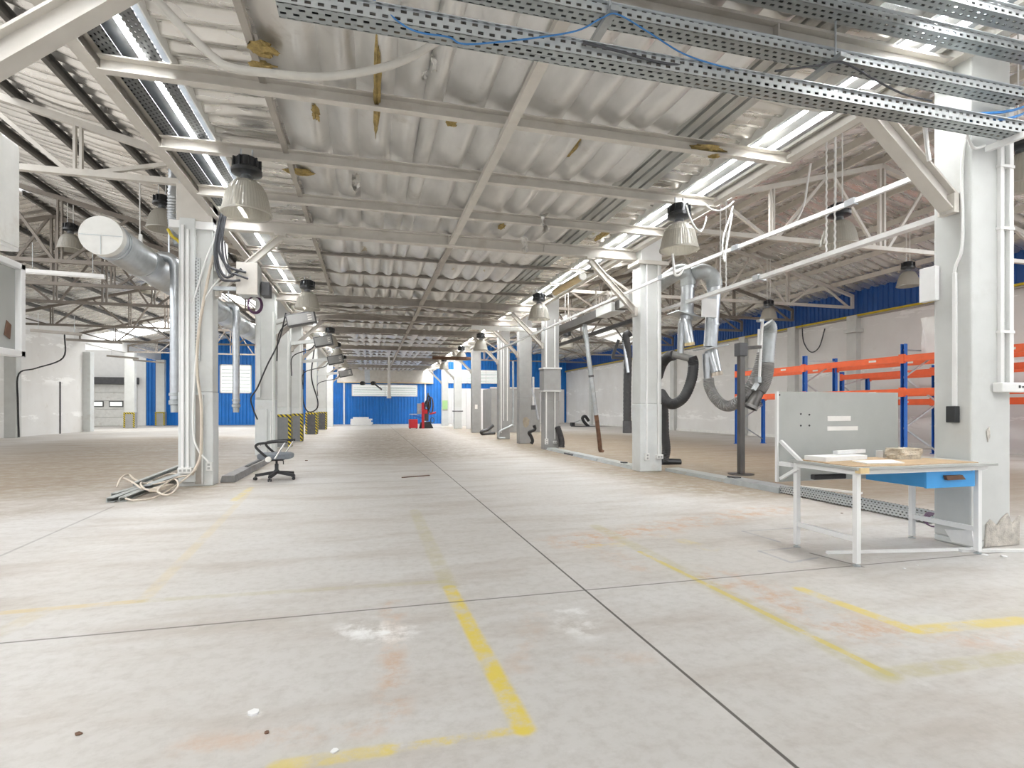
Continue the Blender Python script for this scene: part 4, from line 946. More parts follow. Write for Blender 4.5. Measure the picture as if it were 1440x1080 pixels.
for i, (a, q, Y, m_) in enumerate((((27, 380), (148, 389), 10.2, 'white'), ((43, 464), (115, 470), 16., 'brown_steel'), ((93, 477), (172, 482), 19.5, 'brown_steel'), ((150, 500), (195, 504), 25., 'brown_steel'), ((187, 506), (232, 510), 28., 'brown_steel'))):
    batten('fluorescent_batten', atY(*a, Y), atY(*q, Y), .04, M[m_], ['slim white batten light under the left bay trusses', 'dark batten light above the white left wall, nearest one', 'dark batten light above the white left wall, second one', 'dark batten light in front of the loading door lintel', 'dark batten light left of the far blue wall'][i], 'batten lights')

# ================================================================ OFFICE CHAIR
ch = fl(389, 674); cx, cy = ch.x, ch.y
t = thing('office_chair', 'backless grey swivel office chair on five castors beside the left columns', 'chair', (cx, cy, 0))
b = MB(); b.lathe((cx, cy, 0), [(.0, .075), (.04, .08), (.045, .12), (.026, .14), (.026, .22), (.016, .225), (.016, .29), (0, .29)], 16); b.build('gas_column', M['black_gloss'], t)
for k in range(5):
    a = R(-100+72*k); e = V(cx+.275*math.cos(a), cy+.275*math.sin(a), .055)
    b = MB(); b.sweep((cx, cy, .105), e+V(0, 0, .012), [(-.026, -.02), (.026, -.02), (.018, .02), (-.018, .02)]); sp_ = b.build('base_arm', M['black'], t, .005)
    b = MB(); pv = V(-math.sin(a+.6), math.cos(a+.6), 0)
    for s in (-1, 1): c0 = e+pv*(.012*s)-V(0, 0, .033); b.tube([c0+pv*(.009*s), c0-pv*(.004*s)], .0225, 14)
    b.tube([e-V(0, 0, .03), e+V(0, 0, .01)], .007, 8); b.build('caster', M['black_gloss'], sp_)
b = MB(); sx, sy = .235, .215; n = 28
def seat(z, k): return [(cx+math.copysign(abs(math.cos(a))**.55, math.cos(a))*sx*k-.01, cy+math.copysign(abs(math.sin(a))**.55, math.sin(a))*sy*k, z+.018*math.cos(a)*0) for a in [2*math.pi*i/n for i in range(n)]]
L = [seat(.295, .86), seat(.305, .97), seat(.335, 1.0), seat(.362, .97), seat(.374, .85), seat(.376, .45)]
vs = [p for l in L for p in l]; b.add(vs, [(i*n+k, i*n+(k+1) % n, (i+1)*n+(k+1) % n, (i+1)*n+k) for i in range(len(L)-1) for k in range(n)], True)
b.add(L[0], [tuple(range(n-1, -1, -1))], True); b.add(L[-1], [tuple(range(n))], True); b.build('seat', M['chair_fabric'], t)
b = MB(); b.box(cx-.1, cx+.1, cy-.08, cy+.08, .268, .297); b.build('tilt_mechanism', M['black'], t, .008)
b = MB(); b.tube(smoothpath([(cx+.06, cy-.06, .28), (cx+.10, cy-.10, .27), (cx+.105, cy-.11, .22)], 4), .007, 6); b.build('height_lever', M['black'], t)
for s in (-1, 1):
    yy = cy+s*.235
    o = -.02 if s < 0 else .03
    b = MB(); b.tube(smoothpath([(cx-.03+o, yy, .30), (cx-.12+o, yy, .38), (cx-.205+o, yy, .47), (cx-.19+o, yy, .515), (cx-.10+o, yy, .53), (cx+.05+o, yy, .545), (cx+.19+o, yy, .545)], 6), .017, 8); b.build('arm_rest', M['black'], t)
    b = MB(); b.tube([(cx+.17+o, yy, .54), (cx+.03+o, yy, .31)], .011, 8); b.build('arm_strut', M['chrome'], t)
    b = MB(); b.tube([(cx-.05+o, yy-.03, .305), (cx-.05+o, yy+.03, .305)], .038, 16); b.build('hub_cap', M['paper'], t)
    b = MB(); b.bar((cx-.05+o, yy, .295), (cx-.02, cy, .285), .05, .02); b.build('arm_bracket', M['black'], t)

# ================================================================ TRUNKING HEAP AND CABLES BY THE LEFT COLUMN
g = [((155, 707), (262, 667), .075, .05, 0), ((172, 706), (250, 673), .07, .05, 0), ((160, 700), (285, 662), .06, .05, .0), ((205, 694), (272, 668), .08, .04, .05), ((190, 690), (255, 662), .05, .05, .052), ((216, 698), (238, 690), .10, .035, .05)]
labs = ['grey channel piece at the left front of the trunking heap', 'second grey channel piece of the heap, right of the front one', 'longest channel piece at the back of the trunking heap', 'wide grey channel piece lying on top of the trunking heap', 'narrow grey channel on top at the rear of the heap', 'short beige box piece on the front of the heap']
for i, (p, q, w, h, z) in enumerate(g):
    a, c2 = fl(*p), fl(*q); b = MB(); up = V(0, 0, 1)
    b.channel(a+V(0, 0, z+h/2+.004), c2+V(0, 0, z+h/2+.004), w, h, .008) if i != 5 else b.bar(a+V(0, 0, z+h/2), c2+V(0, 0, z+h/2), w, h)
    tag(b.build('trunking_piece', M['trunk'] if i not in (3, 5) else M['galv_dull'] if i == 3 else M['beige']), labs[i], 'trunking', 'loose trunking pieces at the tall left column')
for i, (pts, zz) in enumerate((([(276, 660), (262, 672), (240, 690), (215, 702), (190, 707), (177, 705)], .03), ([(268, 668), (245, 685), (222, 698), (236, 702), (250, 696), (247, 686), (232, 683), (208, 686), (198, 692), (204, 699), (225, 698)], .11), ([(255, 676), (246, 672), (232, 672), (216, 678)], .06), ([(200, 697), (183, 689), (170, 680), (165, 690), (170, 683), (180, 678), (190, 680), (210, 688), (232, 690)], .11))):
    P = [fl(px, py) for px, py in pts]
    P = [q*.98+V(0, 0, .02)+V(0, 0, zz*(.7+.3*math.sin(1.7*k))) for k, q in enumerate(P)]
    if i < 2:
        for k in (0, 1)[:2-i]: P[k] = atY(*pts[k], (7.74, 7.62)[k])
    b = MB(); b.tube(smoothpath(P, 8), .011, 8); tag(b.build('heap_cable', M['beige']), ['beige cable looping along the front of the trunking heap', 'beige cable lying in a big loop on the trunking heap', 'beige cable arched over the back of the trunking heap', 'beige cable curled at the left end of the heap'][i], 'cable', 'beige cables on the trunking heap')
# dark floor duct along the left row
a, q = V(-1.86, 8.15, .04), V(-2.0, 12.6, .04)
t = thing('floor_duct', 'dark grey floor duct between the tall left column and the next one', 'duct', (a.x, 10, 0))
b = MB(); b.sweep(V(-1.86, 8.15, 0), V(-1.90, 12.6, 0), [(-.10, 0), (.10, 0), (.075, .09), (-.075, .09)]); b.build('duct_cover', M['hose_grey'], t, .006)
b = MB(); b.bar(V(-1.84, 9.2, .11), V(-1.72, 9.9, .16), .05, .012); b.build('bent_flap', M['black'], t)
b = MB(); b.cbox((-1.9, 7.2, .015), (.05, .05, .03)); 

# ================================================================ RIGHT FLOOR TRUNKING
XT = 4.36
segs = [((4.32, 8.15, 0), (4.30, 12.65, 0), 'trunk', 'long grey floor trunking between the second and third right columns')]
for p, q, m_, lab in segs:
    t = thing('floor_trunking', lab, 'trunking', (p[0], (p[1]+q[1])/2, 0)); n = 3
    for k in range(n):
        a = V(*p)+(V(*q)-V(*p))*(k/n); c2 = V(*p)+(V(*q)-V(*p))*((k+.97)/n)
        b = MB(); b.sweep(a, c2, [(-.13, 0), (.13, 0), (.10, .055), (-.10, .055)]); b.build('cover_plate', M['galv_dull'] if k % 2 else M['trunk'], t)
    b = MB(); b.cbox((4.31, 8.7, .065), (.08, .12, .02)); b.cbox((4.2, 11.1, .02), (.06, .5, .03)); b.build('loose_clip', M['dark'], t)
t = thing('floor_trunking', 'grey sheet-covered floor trunking from the second right column toward the workbench', 'trunking', (4.2, 6.5, 0))
a, q = fl(945, 662), fl(1108, 693); a = V(a.x, a.y, 0); q = V(q.x, q.y, 0)
b = MB(); b.sweep(a, a+(q-a)*.62, [(-.13, 0), (.13, 0), (.12, .05), (-.12, .05)]); b.build('cover_plate', M['trunk'], t)
b = MB(); b.sweep(a+(q-a)*.6, q, [(-.14, 0), (.14, 0), (.13, .065), (-.13, .065)]); b.build('cover_plate', M['galv_dull'], t)
b = MB(); c0 = a+(q-a)*.6; b.cbox(c0+V(.02, 0, .07), (.10, .16, .02)); b.build('loose_clip', M['dark'], t)
c1 = q; q2 = fl(1318, 736); q2 = V(q2.x, q2.y, 0)
t = thing('floor_cable_tray', 'bright perforated cable tray lying on the floor behind the workbench', 'cable tray', (c1+q2)/2)
d = (q2-c1).normalized(); sd = V(d.y, -d.x, 0)
def quad(p, q, off0, off1, z0, z1):
    return [p+off0+V(0, 0, z0), q+off0+V(0, 0, z0), q+off1+V(0, 0, z1), p+off1+V(0, 0, z1)]
b = MB(); b.add(quad(c1, q2, sd*-.11, sd*.11, .012, .012), [(0, 1, 2, 3)]); b.add(quad(c1, q2, sd*-.11, sd*.11, .017, .017), [(3, 2, 1, 0)]); b.build('tray_bottom', M['perf_floor'], t)
for s in (-1, 1):
    b = MB(); b.add(quad(c1, q2, sd*.11*s, sd*.11*s, .012, .085), [(0, 1, 2, 3)]); b.add(quad(c1, q2, sd*.113*s, sd*.113*s, .012, .085), [(3, 2, 1, 0)]); b.build('tray_side', M['perf_floor_side'], t)
b = MB(); b.bar(q+V(-.05, .1, .03), q+V(.15, -.05, .06), .1, .01); tag(b.build('torn_cover', M['dark']), 'bent dark sheet piece where the floor trunking meets the perforated tray', 'sheet')
b = MB(); p = fl(1310, 741)
for k in range(4): b.tube(smoothpath([p+V(.10, .05, .10), p+V(.02-.01*k, .03, .085+.01*k), p+V(-.05-.012*k, 0, .045+.006*k), p+V(-.03, -.02, .012), p+V(.06+.01*k, -.04, .010)], 5), .006, 6)
tag(b.build('wire_bundle', M['purple']), 'small bundle of dark purple wires at the foot of the nearest right column', 'wires', kind='stuff')
b = MB(); b.bar(fl(1163, 779)+V(0, 0, .010), fl(1372, 774)+V(0, 0, .010), .028, .018); tag(b.build('floor_conduit', M['plastic']), 'white plastic conduit lying on the floor under the workbench', 'conduit')
b = MB(); b.bar(fl(1121, 685)+V(0, 0, .012), fl(1212, 695)+V(0, 0, .012), .05, .022); tag(b.build('floor_strip', M['white_dirty']), 'pale scuffed strip lying on the floor beyond the workbench legs', 'strip')
b = MB(); b.bar(fl(1350, 776)+V(0, 0, .010), fl(1470, 776)+V(0, 0, .010), .03, .018); tag(b.build('floor_conduit', M['plastic']), 'white plastic conduit lying at the foot of the nearest right column', 'conduit')

# ================================================================ EXTRACTION HOSES
def pt(px, py, d): return atd(px, py, d)
def ribbed(pts, r, m_, name, parent, k=14, n=14, rib=.05):
    sp = smoothpath(pts, k); b = MB(); b.tube(sp, [r*(1+rib*(1 if i % 2 else -1)) for i in range(len(sp))], n); return b.build(name, m_, parent)
D = 9.0
t = thing('extraction_duct', 'left galvanised elbow duct with black hoses, right of the second right column', 'duct', pt(967, 545, D))
r = .125
b = MB(); b.tube(smoothpath([pt(925, 402, D+.9), pt(945, 388, D+.35), pt(958, 382, D), pt(966, 388, D), pt(968, 402, D)], 6), r, 20); b.build('elbow', M['galv_dull'], t)
b = MB(); b.tube([pt(968, 396, D), pt(965, 450, D)], r*.86, 20); b.build('pipe_body', M['galv'], t)
b = MB(); b.tube([pt(968, 403, D), pt(968, 406, D)], r*.93, 20); b.tube([pt(966, 440, D), pt(966, 443, D)], r*.93, 20); b.build('pipe_ring', M['galv'], t)
b = MB(); c0 = pt(963, 444, D); b.cbox(c0, (.46, .36, .02), Matrix.Rotation(R(12), 3, 'Y')); b.build('hanger_plate', M['galv_dull'], t)
b = MB(); b.tube([pt(963, 450, D), pt(970, 484, D-.1)], [r*.8, r*.6], 18, False); b.build('branch_stub', M['galv'], t)
b = MB(); b.tube([pt(969.5, 482, D-.1), pt(970, 486, D-.1)], [r*.66, r*.66], 18, False); b.build('stub_rim', M['lamp_yellow'], t)
b = MB(); b.tube([pt(961, 455, D), pt(957, 490, D), pt(957, 497, D)], [r*.72, r*.42, r*.42], 16); b.build('reducer', M['galv'], t)
b = MB(); b.tube([pt(945, 498, D), pt(974, 505, D)], r*.46, 16); b.build('tee', M['hose_grey'], t)
ribbed([pt(972, 502, D), pt(975, 512, D), pt(972, 535, D), pt(962, 558, D), pt(948, 568, D+.1), pt(938, 565, D+.3), pt(929, 552, D+.5)], .085, M['hose_black'], 'hose', t)
ribbed([pt(948, 499, D), pt(938, 503, D+.2), pt(930, 514, D+.4), pt(925, 530, D+.6)], .085, M['hose_black'], 'hose', t)
D = 8.9
t = thing('extraction_duct', 'right galvanised elbow duct with white sign panel and branching outlet', 'duct', pt(1000, 545, D))
b = MB(); b.tube(smoothpath([pt(970, 400, D+.5), pt(975, 388, D+.2), pt(984, 382, D), pt(995, 384, D), pt(1003, 392, D), pt(1005, 404, D)], 6), r, 20); b.build('elbow', M['galv_dull'], t)
b = MB(); b.tube([pt(1005, 398, D), pt(999, 488, D)], r*.86, 20); b.build('pipe_body', M['galv'], t)
b = MB()
for yy in (398, 406, 455): b.tube([pt(1004.6-(yy-398)*.05, yy, D), pt(1004.6-(yy-398)*.05, yy+3, D)], r*.93, 20)
b.build('pipe_ring', M['galv'], t)
b = MB(); c0 = pt(997, 433, D-.16); b.cbox(c0, (.27, .015, .30)); b.build('sign_panel', M['white'], t)
b = MB(); c0 = pt(999, 489, D); b.cbox(c0, (.44, .34, .02), Matrix.Rotation(R(-10), 3, 'Y')); b.build('hanger_plate', M['galv_dull'], t)
b = MB(); b.tube([pt(1000, 494, D), pt(1008, 524, D-.12)], [r*.86, r*.62], 18, False); b.build('branch_stub', M['galv'], t)
b = MB(); b.tube([pt(1008, 523, D-.12), pt(1009, 528, D-.12)], [r*.68, r*.68], 18, False); b.build('stub_rim', M['beige'], t)
b = MB(); b.tube([pt(996, 498, D), pt(995, 530, D), pt(996, 534, D)], [r*.75, r*.5, r*.5], 16); b.build('reducer', M['galv'], t)
t2 = thing('extraction_hose', 'grey corrugated extraction hose on an articulated arm with a nozzle', 'hose', pt(1068, 575, 8.4))
ribbed([pt(996, 532, D), pt(998, 545, D), pt(1006, 560, D-.1), pt(1018, 570, D-.2), pt(1030, 570, D-.3), pt(1044, 560, D-.4), pt(1056, 543, D-.45), pt(1065, 525, D-.45), pt(1071, 505, D-.45), pt(1074, 485, D-.45), pt(1077, 468, D-.45), pt(1081, 460, D-.45)], .085, M['hose_grey'], 'hose', t2)
ribbed([pt(1078, 455, 8.4), pt(1083, 462, 8.4), pt(1081, 480, 8.4), pt(1079, 510, 8.4)], .10, M['galv_dull'], 'upper_hose', t2, 16, 16, .03)
ribbed([pt(1079, 510, 8.4), pt(1078, 525, 8.4), pt(1073, 540, 8.4), pt(1067, 550, 8.4)], .098, M['hose_grey'], 'lower_hose', t2, 14, 16, .05)
b = MB(); b.tube([pt(1066, 552, 8.4), pt(1056, 572, 8.35)], [.085, .095], 16, False); b.build('nozzle', M['post'], t2)
b = MB(); b.tube([pt(1057, 570, 8.35), pt(1055, 574, 8.35)], .105, 16, False); b.build('nozzle_rim', M['hose_grey'], t2)
b = MB(); b.tube([pt(1072, 452, 8.3), pt(1068, 530, 8.3)], .022, 10); b.build('arm_tube', M['white'], t2)
b = MB(); b.tube([pt(1067, 463, 8.3), pt(1066, 495, 8.3)], .016, 8); b.build('spring_tube', M['white'], t2)
b = MB(); b.cbox(pt(1069, 451, 8.3), (.08, .08, .035)); b.cbox(pt(1066, 534, 8.3), (.06, .08, .09)); b.cbox(pt(1062, 544, 8.3), (.05, .06, .12), Matrix.Rotation(R(35), 3, 'Y')); b.build('arm_joint', M['galv_dull'], t2)
b = MB(); b.tube(smoothpath([pt(1044, 562, 8.3), pt(1048, 570, 8.3), pt(1055, 574, 8.3), pt(1068, 570, 8.3), pt(1070, 565, 8.3)], 5), .012, 6); b.build('nozzle_handle', M['dark'], t2)
p = fl(1042, 667); D = p.y
t = thing('support_post', 'dark steel post with round foot plate carrying the extraction arm', 'post', (p.x, p.y, 0))
zt_ = atY(1042, 482, D).z
b = MB(); b.box(p.x-.042, p.x+.042, p.y-.042, p.y+.042, .012, zt_); b.build('post_tube', M['post'], t, .006)
b = MB(); b.lathe((p.x, p.y, 0), [(.19, 0), (.19, .012), (0, .012)], 24); b.build('base_plate', M['post'], t)
q = atY(1042, 490, D); b = MB(); b.bar((p.x, p.y-.02, q.z), atY(1070, 488, D-.1), .05, .05); b.build('top_arm', M['post'], t)
b = MB(); b.cbox((p.x, p.y, q.z-.02), (.14, .14, .20)); b.build('head_clamp', M['dark'], t, .008)
# pole leaning from the control box to the floor
a, q = atY(826, 446, 11.4), fl(845, 636); a = V(a.x, q.y, a.z); k = .72
t = thing('service_pole', 'slanting pale steel pole with rusty lower end between the columns', 'pole', (q.x, q.y, 0))
md = a+(V(q.x, q.y, 0)-a)*k
b = MB(); b.tube([a, md], .052, 12); b.build('upper_tube', M['galv_dull'], t)
b = MB(); b.tube(smoothpath([md, md+(V(q.x, q.y, 0)-md)*.7, V(q.x-.01, q.y, .05), V(q.x+.05, q.y-.02, .0)], 5), .05, 12); b.build('lower_tube', M['rust'], t)
b = MB(); c0 = a+(V(q.x, q.y, 0)-a)*.42; b.tube([c0, c0+(md-a).normalized()*.05], .062, 12); b.build('pole_clamp', M['dark'], t)
# thick black hoses by the second right column
D = 12.
t = thing('hanging_hose', 'thick black hose hanging straight behind the second right column', 'hose', pt(881, 609, D))
ribbed([pt(886, 468, D), pt(880, 474, D), pt(883, 500, D), pt(882, 550, D), pt(882, 590, D), pt(882, 608, D)], .085, M['hose_black'], 'hose', t, 16, 14, .03)
b = MB(); b.tube([pt(882, 592, D), pt(882, 609, D)], .10, 14); b.build('hose_end', M['dark'], t)
b = MB(); b.bar(pt(876, 472, D), pt(883, 524, D-.1), .05, .05); b.build('hanger_arm', M['galv'], t)
b = MB(); b.bar(pt(870, 478, D), pt(861, 502, D), .05, .06); b.bar(pt(860, 503, D), pt(880, 504, D), .05, .06); b.build('bracket', M['black'], t)
D = fl(940, 655); 
t = thing('hanging_hose', 'black hose standing behind the second right column with a round black foot', 'hose', (D.x, D.y, 0))
yy = 8.75
P = lambda px, py: atY(px, py, yy)
ribbed([P(931, 560), P(934, 580), P(935, 610), P(937, 632), P(934, 648)], .075, M['hose_black'], 'hose', t)
b = MB(); b.tube([P(930, 649), P(956, 650)], .062, 16); b.build('foot_drum', M['black_gloss'], t)
t = thing('dark_hose', 'short black hose end at the right foot of the third right column', 'hose', fl(788, 628))
ribbed([atY(784, 600, 12.6), atY(788, 612, 12.6), atY(790, 622, 12.6), atY(789, 629, 12.6)], .07, M['hose_black'], 'hose', t, 10)
b = MB(); b.lathe(fl(789, 629)+V(0, 0, 0), [(.10, 0), (.10, .03), (0, .03)], 16); b.build('hose_foot', M['dark'], t)
t = thing('swing_arm', 'pale hinged swing arm with a dark hand grip beside the fourth right column', 'arm', fl(752, 622))
b = MB(); b.tube([atY(748, 545, 14.5), atY(757, 590, 14.5)], .035, 8); b.build('arm_tube', M['galv'], t)
b = MB(); b.tube([atY(750, 530, 14.5), atY(750, 572, 14.5)], .03, 8); b.build('arm_rod', M['white'], t)
b = MB(); b.cbox(atY(750, 573, 14.5), (.1, .1, .12)); b.build('arm_joint', M['dark'], t)
b = MB(); b.tube(smoothpath([atY(751, 598, 14.2), atY(752, 604, 14.2), atY(744, 608, 14.2), atY(747, 614, 14.2), atY(749, 620, 14.2), atY(747, 624, 14.2)], 5), .045, 8); b.build('hand_grip', M['black'], t)
t = thing('slack_hose', 'dark hose lying at the feet of the far right columns', 'hose', fl(688, 612))
b = MB(); b.tube(smoothpath([atY(694, 598, 20), atY(686, 604, 20), atY(677, 607, 20), fl(680, 612)+V(0, 0, .05), fl(695, 611)+V(0, 0, .05)], 5), .06, 8); b.build('hose', M['dark'], t)

# ================================================================ PALLET RACKS
def upright(t, x, y, z, m_='rack_blue'):
    b = MB(); b.channel((x, y, 0.01), (x, y, z), .075, .085, .012, (0, 1, 0)); u = b.build('upright', M[m_], t)
    b = MB(); b.box(x-.06, x+.06, y-.06, y+.06, 0, .012); b.build('foot_plate', M['rack_blue'], u)
def rack(label, X0, X1, ys, zup, beams):
    t = thing('pallet_rack', label, 'rack', ((X0+X1)/2, (ys[0]+ys[-1])/2, 0), 'pallet racks by the right wall')
    for y in ys:
        upright(t, X0, y, zup); upright(t, X1, y, zup-.04)
        zz = [.12, .62, 1.12, 1.62, zup-.15]
        for k in range(len(zz)-1):
            b = MB(); p, q = ((X0, y, zz[k]), (X1, y, zz[k+1])) if k % 2 else ((X1, y, zz[k]), (X0, y, zz[k+1])); b.bar(p, q, .02, .03); b.build('frame_brace', M['galv'], t)
        b = MB(); b.bar((X0, y, zup-.12), (X1, y, zup-.12), .02, .03); b.build('frame_brace', M['galv'], t)
    for z in beams:
        for x, s in ((X0-.045, 1), (X1+.045, -1)):
            for a, c2 in zip(ys, ys[1:]):
                b = MB(); b.box(x-.022, x+.022, a+.05, c2-.05, z-.065, z+.065); bm = b.build('beam', M['rack_orange'], t, .004)
                for e0, e1 in ((a, a+.055), (c2-.055, c2)): b = MB(); b.box(x-.03, x+.03, e0, e1, z-.09, z+.09); b.build('end_plate', M['rack_orange'], bm)
                b = MB(); b.box(x-.024, x-.022, a+.55, a+.72, z-.02, z+.02); b.build('load_label', M['paper'], bm)
    return t
rack('front blue and orange pallet rack standing behind the workbench', 10.2, 11.09, (5.9, 8.41, 10.93, 13.45), 2.28, (1.33, 1.985))
rack('rear blue and orange pallet rack standing close to the white right wall', 12.15, 13.0, (6.8, 9.3, 11.75), 1.98, (1.16, 1.83))
t = thing('wrapped_bundle', 'white film-wrapped bundle on the rack beam beside the nearest right column', 'bundle', (10.6, 8.0, 2.06))
b = MB(); rnd = random.Random(5)
def bf(u, v_):
    a = 2*math.pi*u; z = 2.06+.72*v_
    k = 1+.05*math.sin(5*a+9*v_)+.03*math.sin(13*a+4*v_)
    c_, s_ = math.cos(a), math.sin(a); e = .35
    return (10.72+.26*k*math.copysign(abs(c_)**e, c_), 8.0+.30*k*math.copysign(abs(s_)**e, s_), z)
b.grid(48, 14, bf); top = [bf(i/48, 1) for i in range(48)]; b.add(top, [tuple(range(48))]); bot = [bf(i/48, 0) for i in range(48)]; b.add(bot, [tuple(range(47, -1, -1))]); b.build('film_wrap', M['white'], t)
b = MB(); b.poly([(10.3, 7.7, 2.06), (10.45, 7.72, 1.95), (10.35, 7.7, 1.78), (10.22, 7.68, 1.72), (10.2, 7.68, 1.95)], (.0, .02, 0)); b.build('loose_film', M['polystyrene'], t)

# ================================================================ WORKBENCH
bx0, bx1, by0, by1, zt = 2.98, 4.10, 2.77, 3.31, .632
t = thing('workbench', 'white framed workbench with chipboard top and blue drawer beside the nearest right column', 'workbench', ((bx0+bx1)/2, (by0+by1)/2, 0))
g = .034
for x, y in ((bx0+.02, by1-.02), (bx0+.02, by0+.02), (bx1-.03, by1-.02), (bx1-.03, by0+.05)):
    b = MB(); b.box(x-g/2, x+g/2, y-g/2, y+g/2, .018, zt-.03); lg = b.build('leg', M['white'], t, .003)
    b = MB(); b.lathe((x, y, 0), [(.024, 0), (.024, .006), (.009, .008), (.009, .02), (0, .02)], 12); b.build('levelling_foot', M['galv_dull'], lg)
b = MB(); b.box(bx0+.0, bx1+.0, by0+.005, by0+.035, zt-.05, zt-.018); b.build('front_rail', M['white'], t, .003)
b = MB(); b.box(bx0+.0, bx1+.0, by1-.035, by1-.005, zt-.062, zt-.018); b.build('back_rail', M['white'], t, .003)
for x in (bx0+.005, bx1-.045): b = MB(); b.box(x, x+.03, by0+.03, by1-.03, zt-.052, zt-.02); b.build('end_rail', M['white'], t, .003)
b = MB(); b.box(bx0+.01, bx0+.035, by0+.03, by1-.03, .15, .185); b.build('stretcher', M['white'], t, .003)
b = MB(); b.box(bx1-.042, bx1-.018, by0+.06, by1-.03, .15, .185); b.build('stretcher', M['white'], t, .003)
b = MB(); b.box(bx0-.03, bx1+.045, by0-.03, by1+.0, zt-.018, zt); b.build('tabletop', M['panel_grey'], t, .003)
b = MB(); b.poly([(bx0-.01, by0+.01, zt), (bx0+.4, by0-.015, zt), (bx0+.75, by0+.02, zt), (bx1-.08, by0+.01, zt), (bx1-.10, by1-.2, zt), (bx1-.2, by1-.06, zt), (bx0+.5, by1-.02, zt), (bx0, by1-.03, zt)], (0, 0, .005)); b.build('worn_chipboard_surface', M['wood'], t)
b = MB(); b.cbox((bx0+.02, by0-.02, zt-.02), (.07, .04, .035)); b.build('corner_tape', M['lamp_yellow'], t)
# drawer
dx0, dx1, dz0, dz1 = 3.60, 4.02, .472, .60
b = MB(); b.box(dx0, dx1, by0+.055, by1-.04, dz0, dz1-.01); dw = b.build('drawer', M['drawer_blue'], t, .004)
b = MB(); b.box(dx0-.004, dx1+.006, by0+.035, by0+.055, dz0-.004, dz1); b.build('drawer_front', M['drawer_blue'], dw, .004)
b = MB(); b.poly([(3.735, by0+.034, .553), (3.88, by0+.034, .553), (3.91, by0+.034, .522), (3.75, by0+.034, .522)], (0, -.022, 0)); b.build('drawer_handle', M['rust'], dw)
b = MB(); b.tube([(3.985, by0+.034, .585), (3.985, by0+.026, .585)], .009, 12); b.build('drawer_lock', M['black'], dw)
# back panel
yp = 3.42
b = MB(); b.box(2.955, 4.09, yp, yp+.018, .455, 1.13); pn = b.build('back_panel', M['panel_grey'], t, .002)
b = MB(); b.box(2.94, 2.956, yp-.002, yp+.02, .455, 1.13); b.build('panel_edge', M['white'], pn)
X_ = lambda px: atY(px, 600, yp).x; Z_ = lambda py: atY(1180, py, yp).z
for a, c2, z0, z1 in ((1163.5, 1196, 592, 585), (1163, 1206, 605.5, 599.5)):
    b = MB(); b.box(X_(a), X_(c2), yp-.003, yp, Z_(z0), Z_(z1)); b.build('paper_label', M['paper'], pn)
b = MB()
for px, py in ((1126, 582), (1138, 583), (1126, 598), (1138, 598), (1096, 556)): b.tube([(X_(px), yp-.003, Z_(py)), (X_(px), yp+.001, Z_(py))], .007, 8)
b.build('screw_hole', M['black'], pn)
for x in (2.97,): b = MB(); b.bar((x, yp-.005, .76), (x, by1-.10, zt-.01), .022, .022); b.bar((x+.0, yp-.005, .48), (x, by1-.06, zt-.06), .022, .022); b.build('panel_strut', M['white'], t)
for x in (2.97, 4.06): b = MB(); b.bar((x, yp+.004, zt-.04), (x, by1-.01, zt-.04), .03, .03); b.build('panel_bracket', M['white'], t)
b = MB(); b.box(3.06, 3.34, by1-.12, by1-.08, .495, .53); b.build('pull_handle', M['black'], t, .006)
# things on the bench
Yb = 3.12
def onb(px, py, z=zt+.006): r_ = ray(px, py); k = (z-1)/r_.z; return V(0, 0, 1)+r_*k
p = [onb(1122, 643), onb(1205, 640), onb(1203, 632.5), onb(1120, 634)]
b = MB(); b.poly([V(3.02, 3.05, zt+.006), V(3.46, 3.13, zt+.006), V(3.47, 3.28, zt+.006), V(3.0, 3.22, zt+.006)], (0, 0, .03)); tag(b.build('board_offcut', M['polystyrene']), 'white board offcut at the rear left of the workbench top', 'board')
b = MB(); b.poly([V(3.25, 3.18, zt+.040), V(3.60, 3.27, zt+.040), V(3.60, 3.30, zt+.040), V(3.25, 3.22, zt+.040)], (0, 0, .025)); tag(b.build('board_offcut', M['polystyrene']), 'narrow white strip on top of the board offcut on the workbench', 'board')
b = MB(); b.poly([V(3.16, 2.86, zt+.006), V(3.45, 2.84, zt+.006), V(3.55, 3.02, zt+.006), V(3.22, 3.03, zt+.006)], (0, 0, .006)); tag(b.build('paper_sheet', M['paper']), 'crumpled pale sheet lying in the middle of the workbench top', 'sheet')
b = MB(); rnd = random.Random(9)
def brick(u, v_):
    a = 2*math.pi*u; c_, s_ = math.cos(a), math.sin(a); k = 1+.08*math.sin(4*a+6*v_)+.05*rnd.uniform(-1, 1)
    return (3.78+.105*k*math.copysign(abs(c_)**.4, c_), 3.12+.07*k*math.copysign(abs(s_)**.4, s_), zt+.006+.075*v_)
b.grid(28, 5, brick, False); tp = [brick(i/28, 1) for i in range(28)]; b.add(tp, [tuple(range(28))]); tag(b.build('foam_block', M['foam']), 'crumbling beige foam block at the back of the workbench top', 'block')
b = MB(); b.cbox((3.72, 3.24, zt+.03), (.05, .06, .05)); tag(b.build('small_box', M['white']), 'small white box behind the foam block on the workbench', 'box')

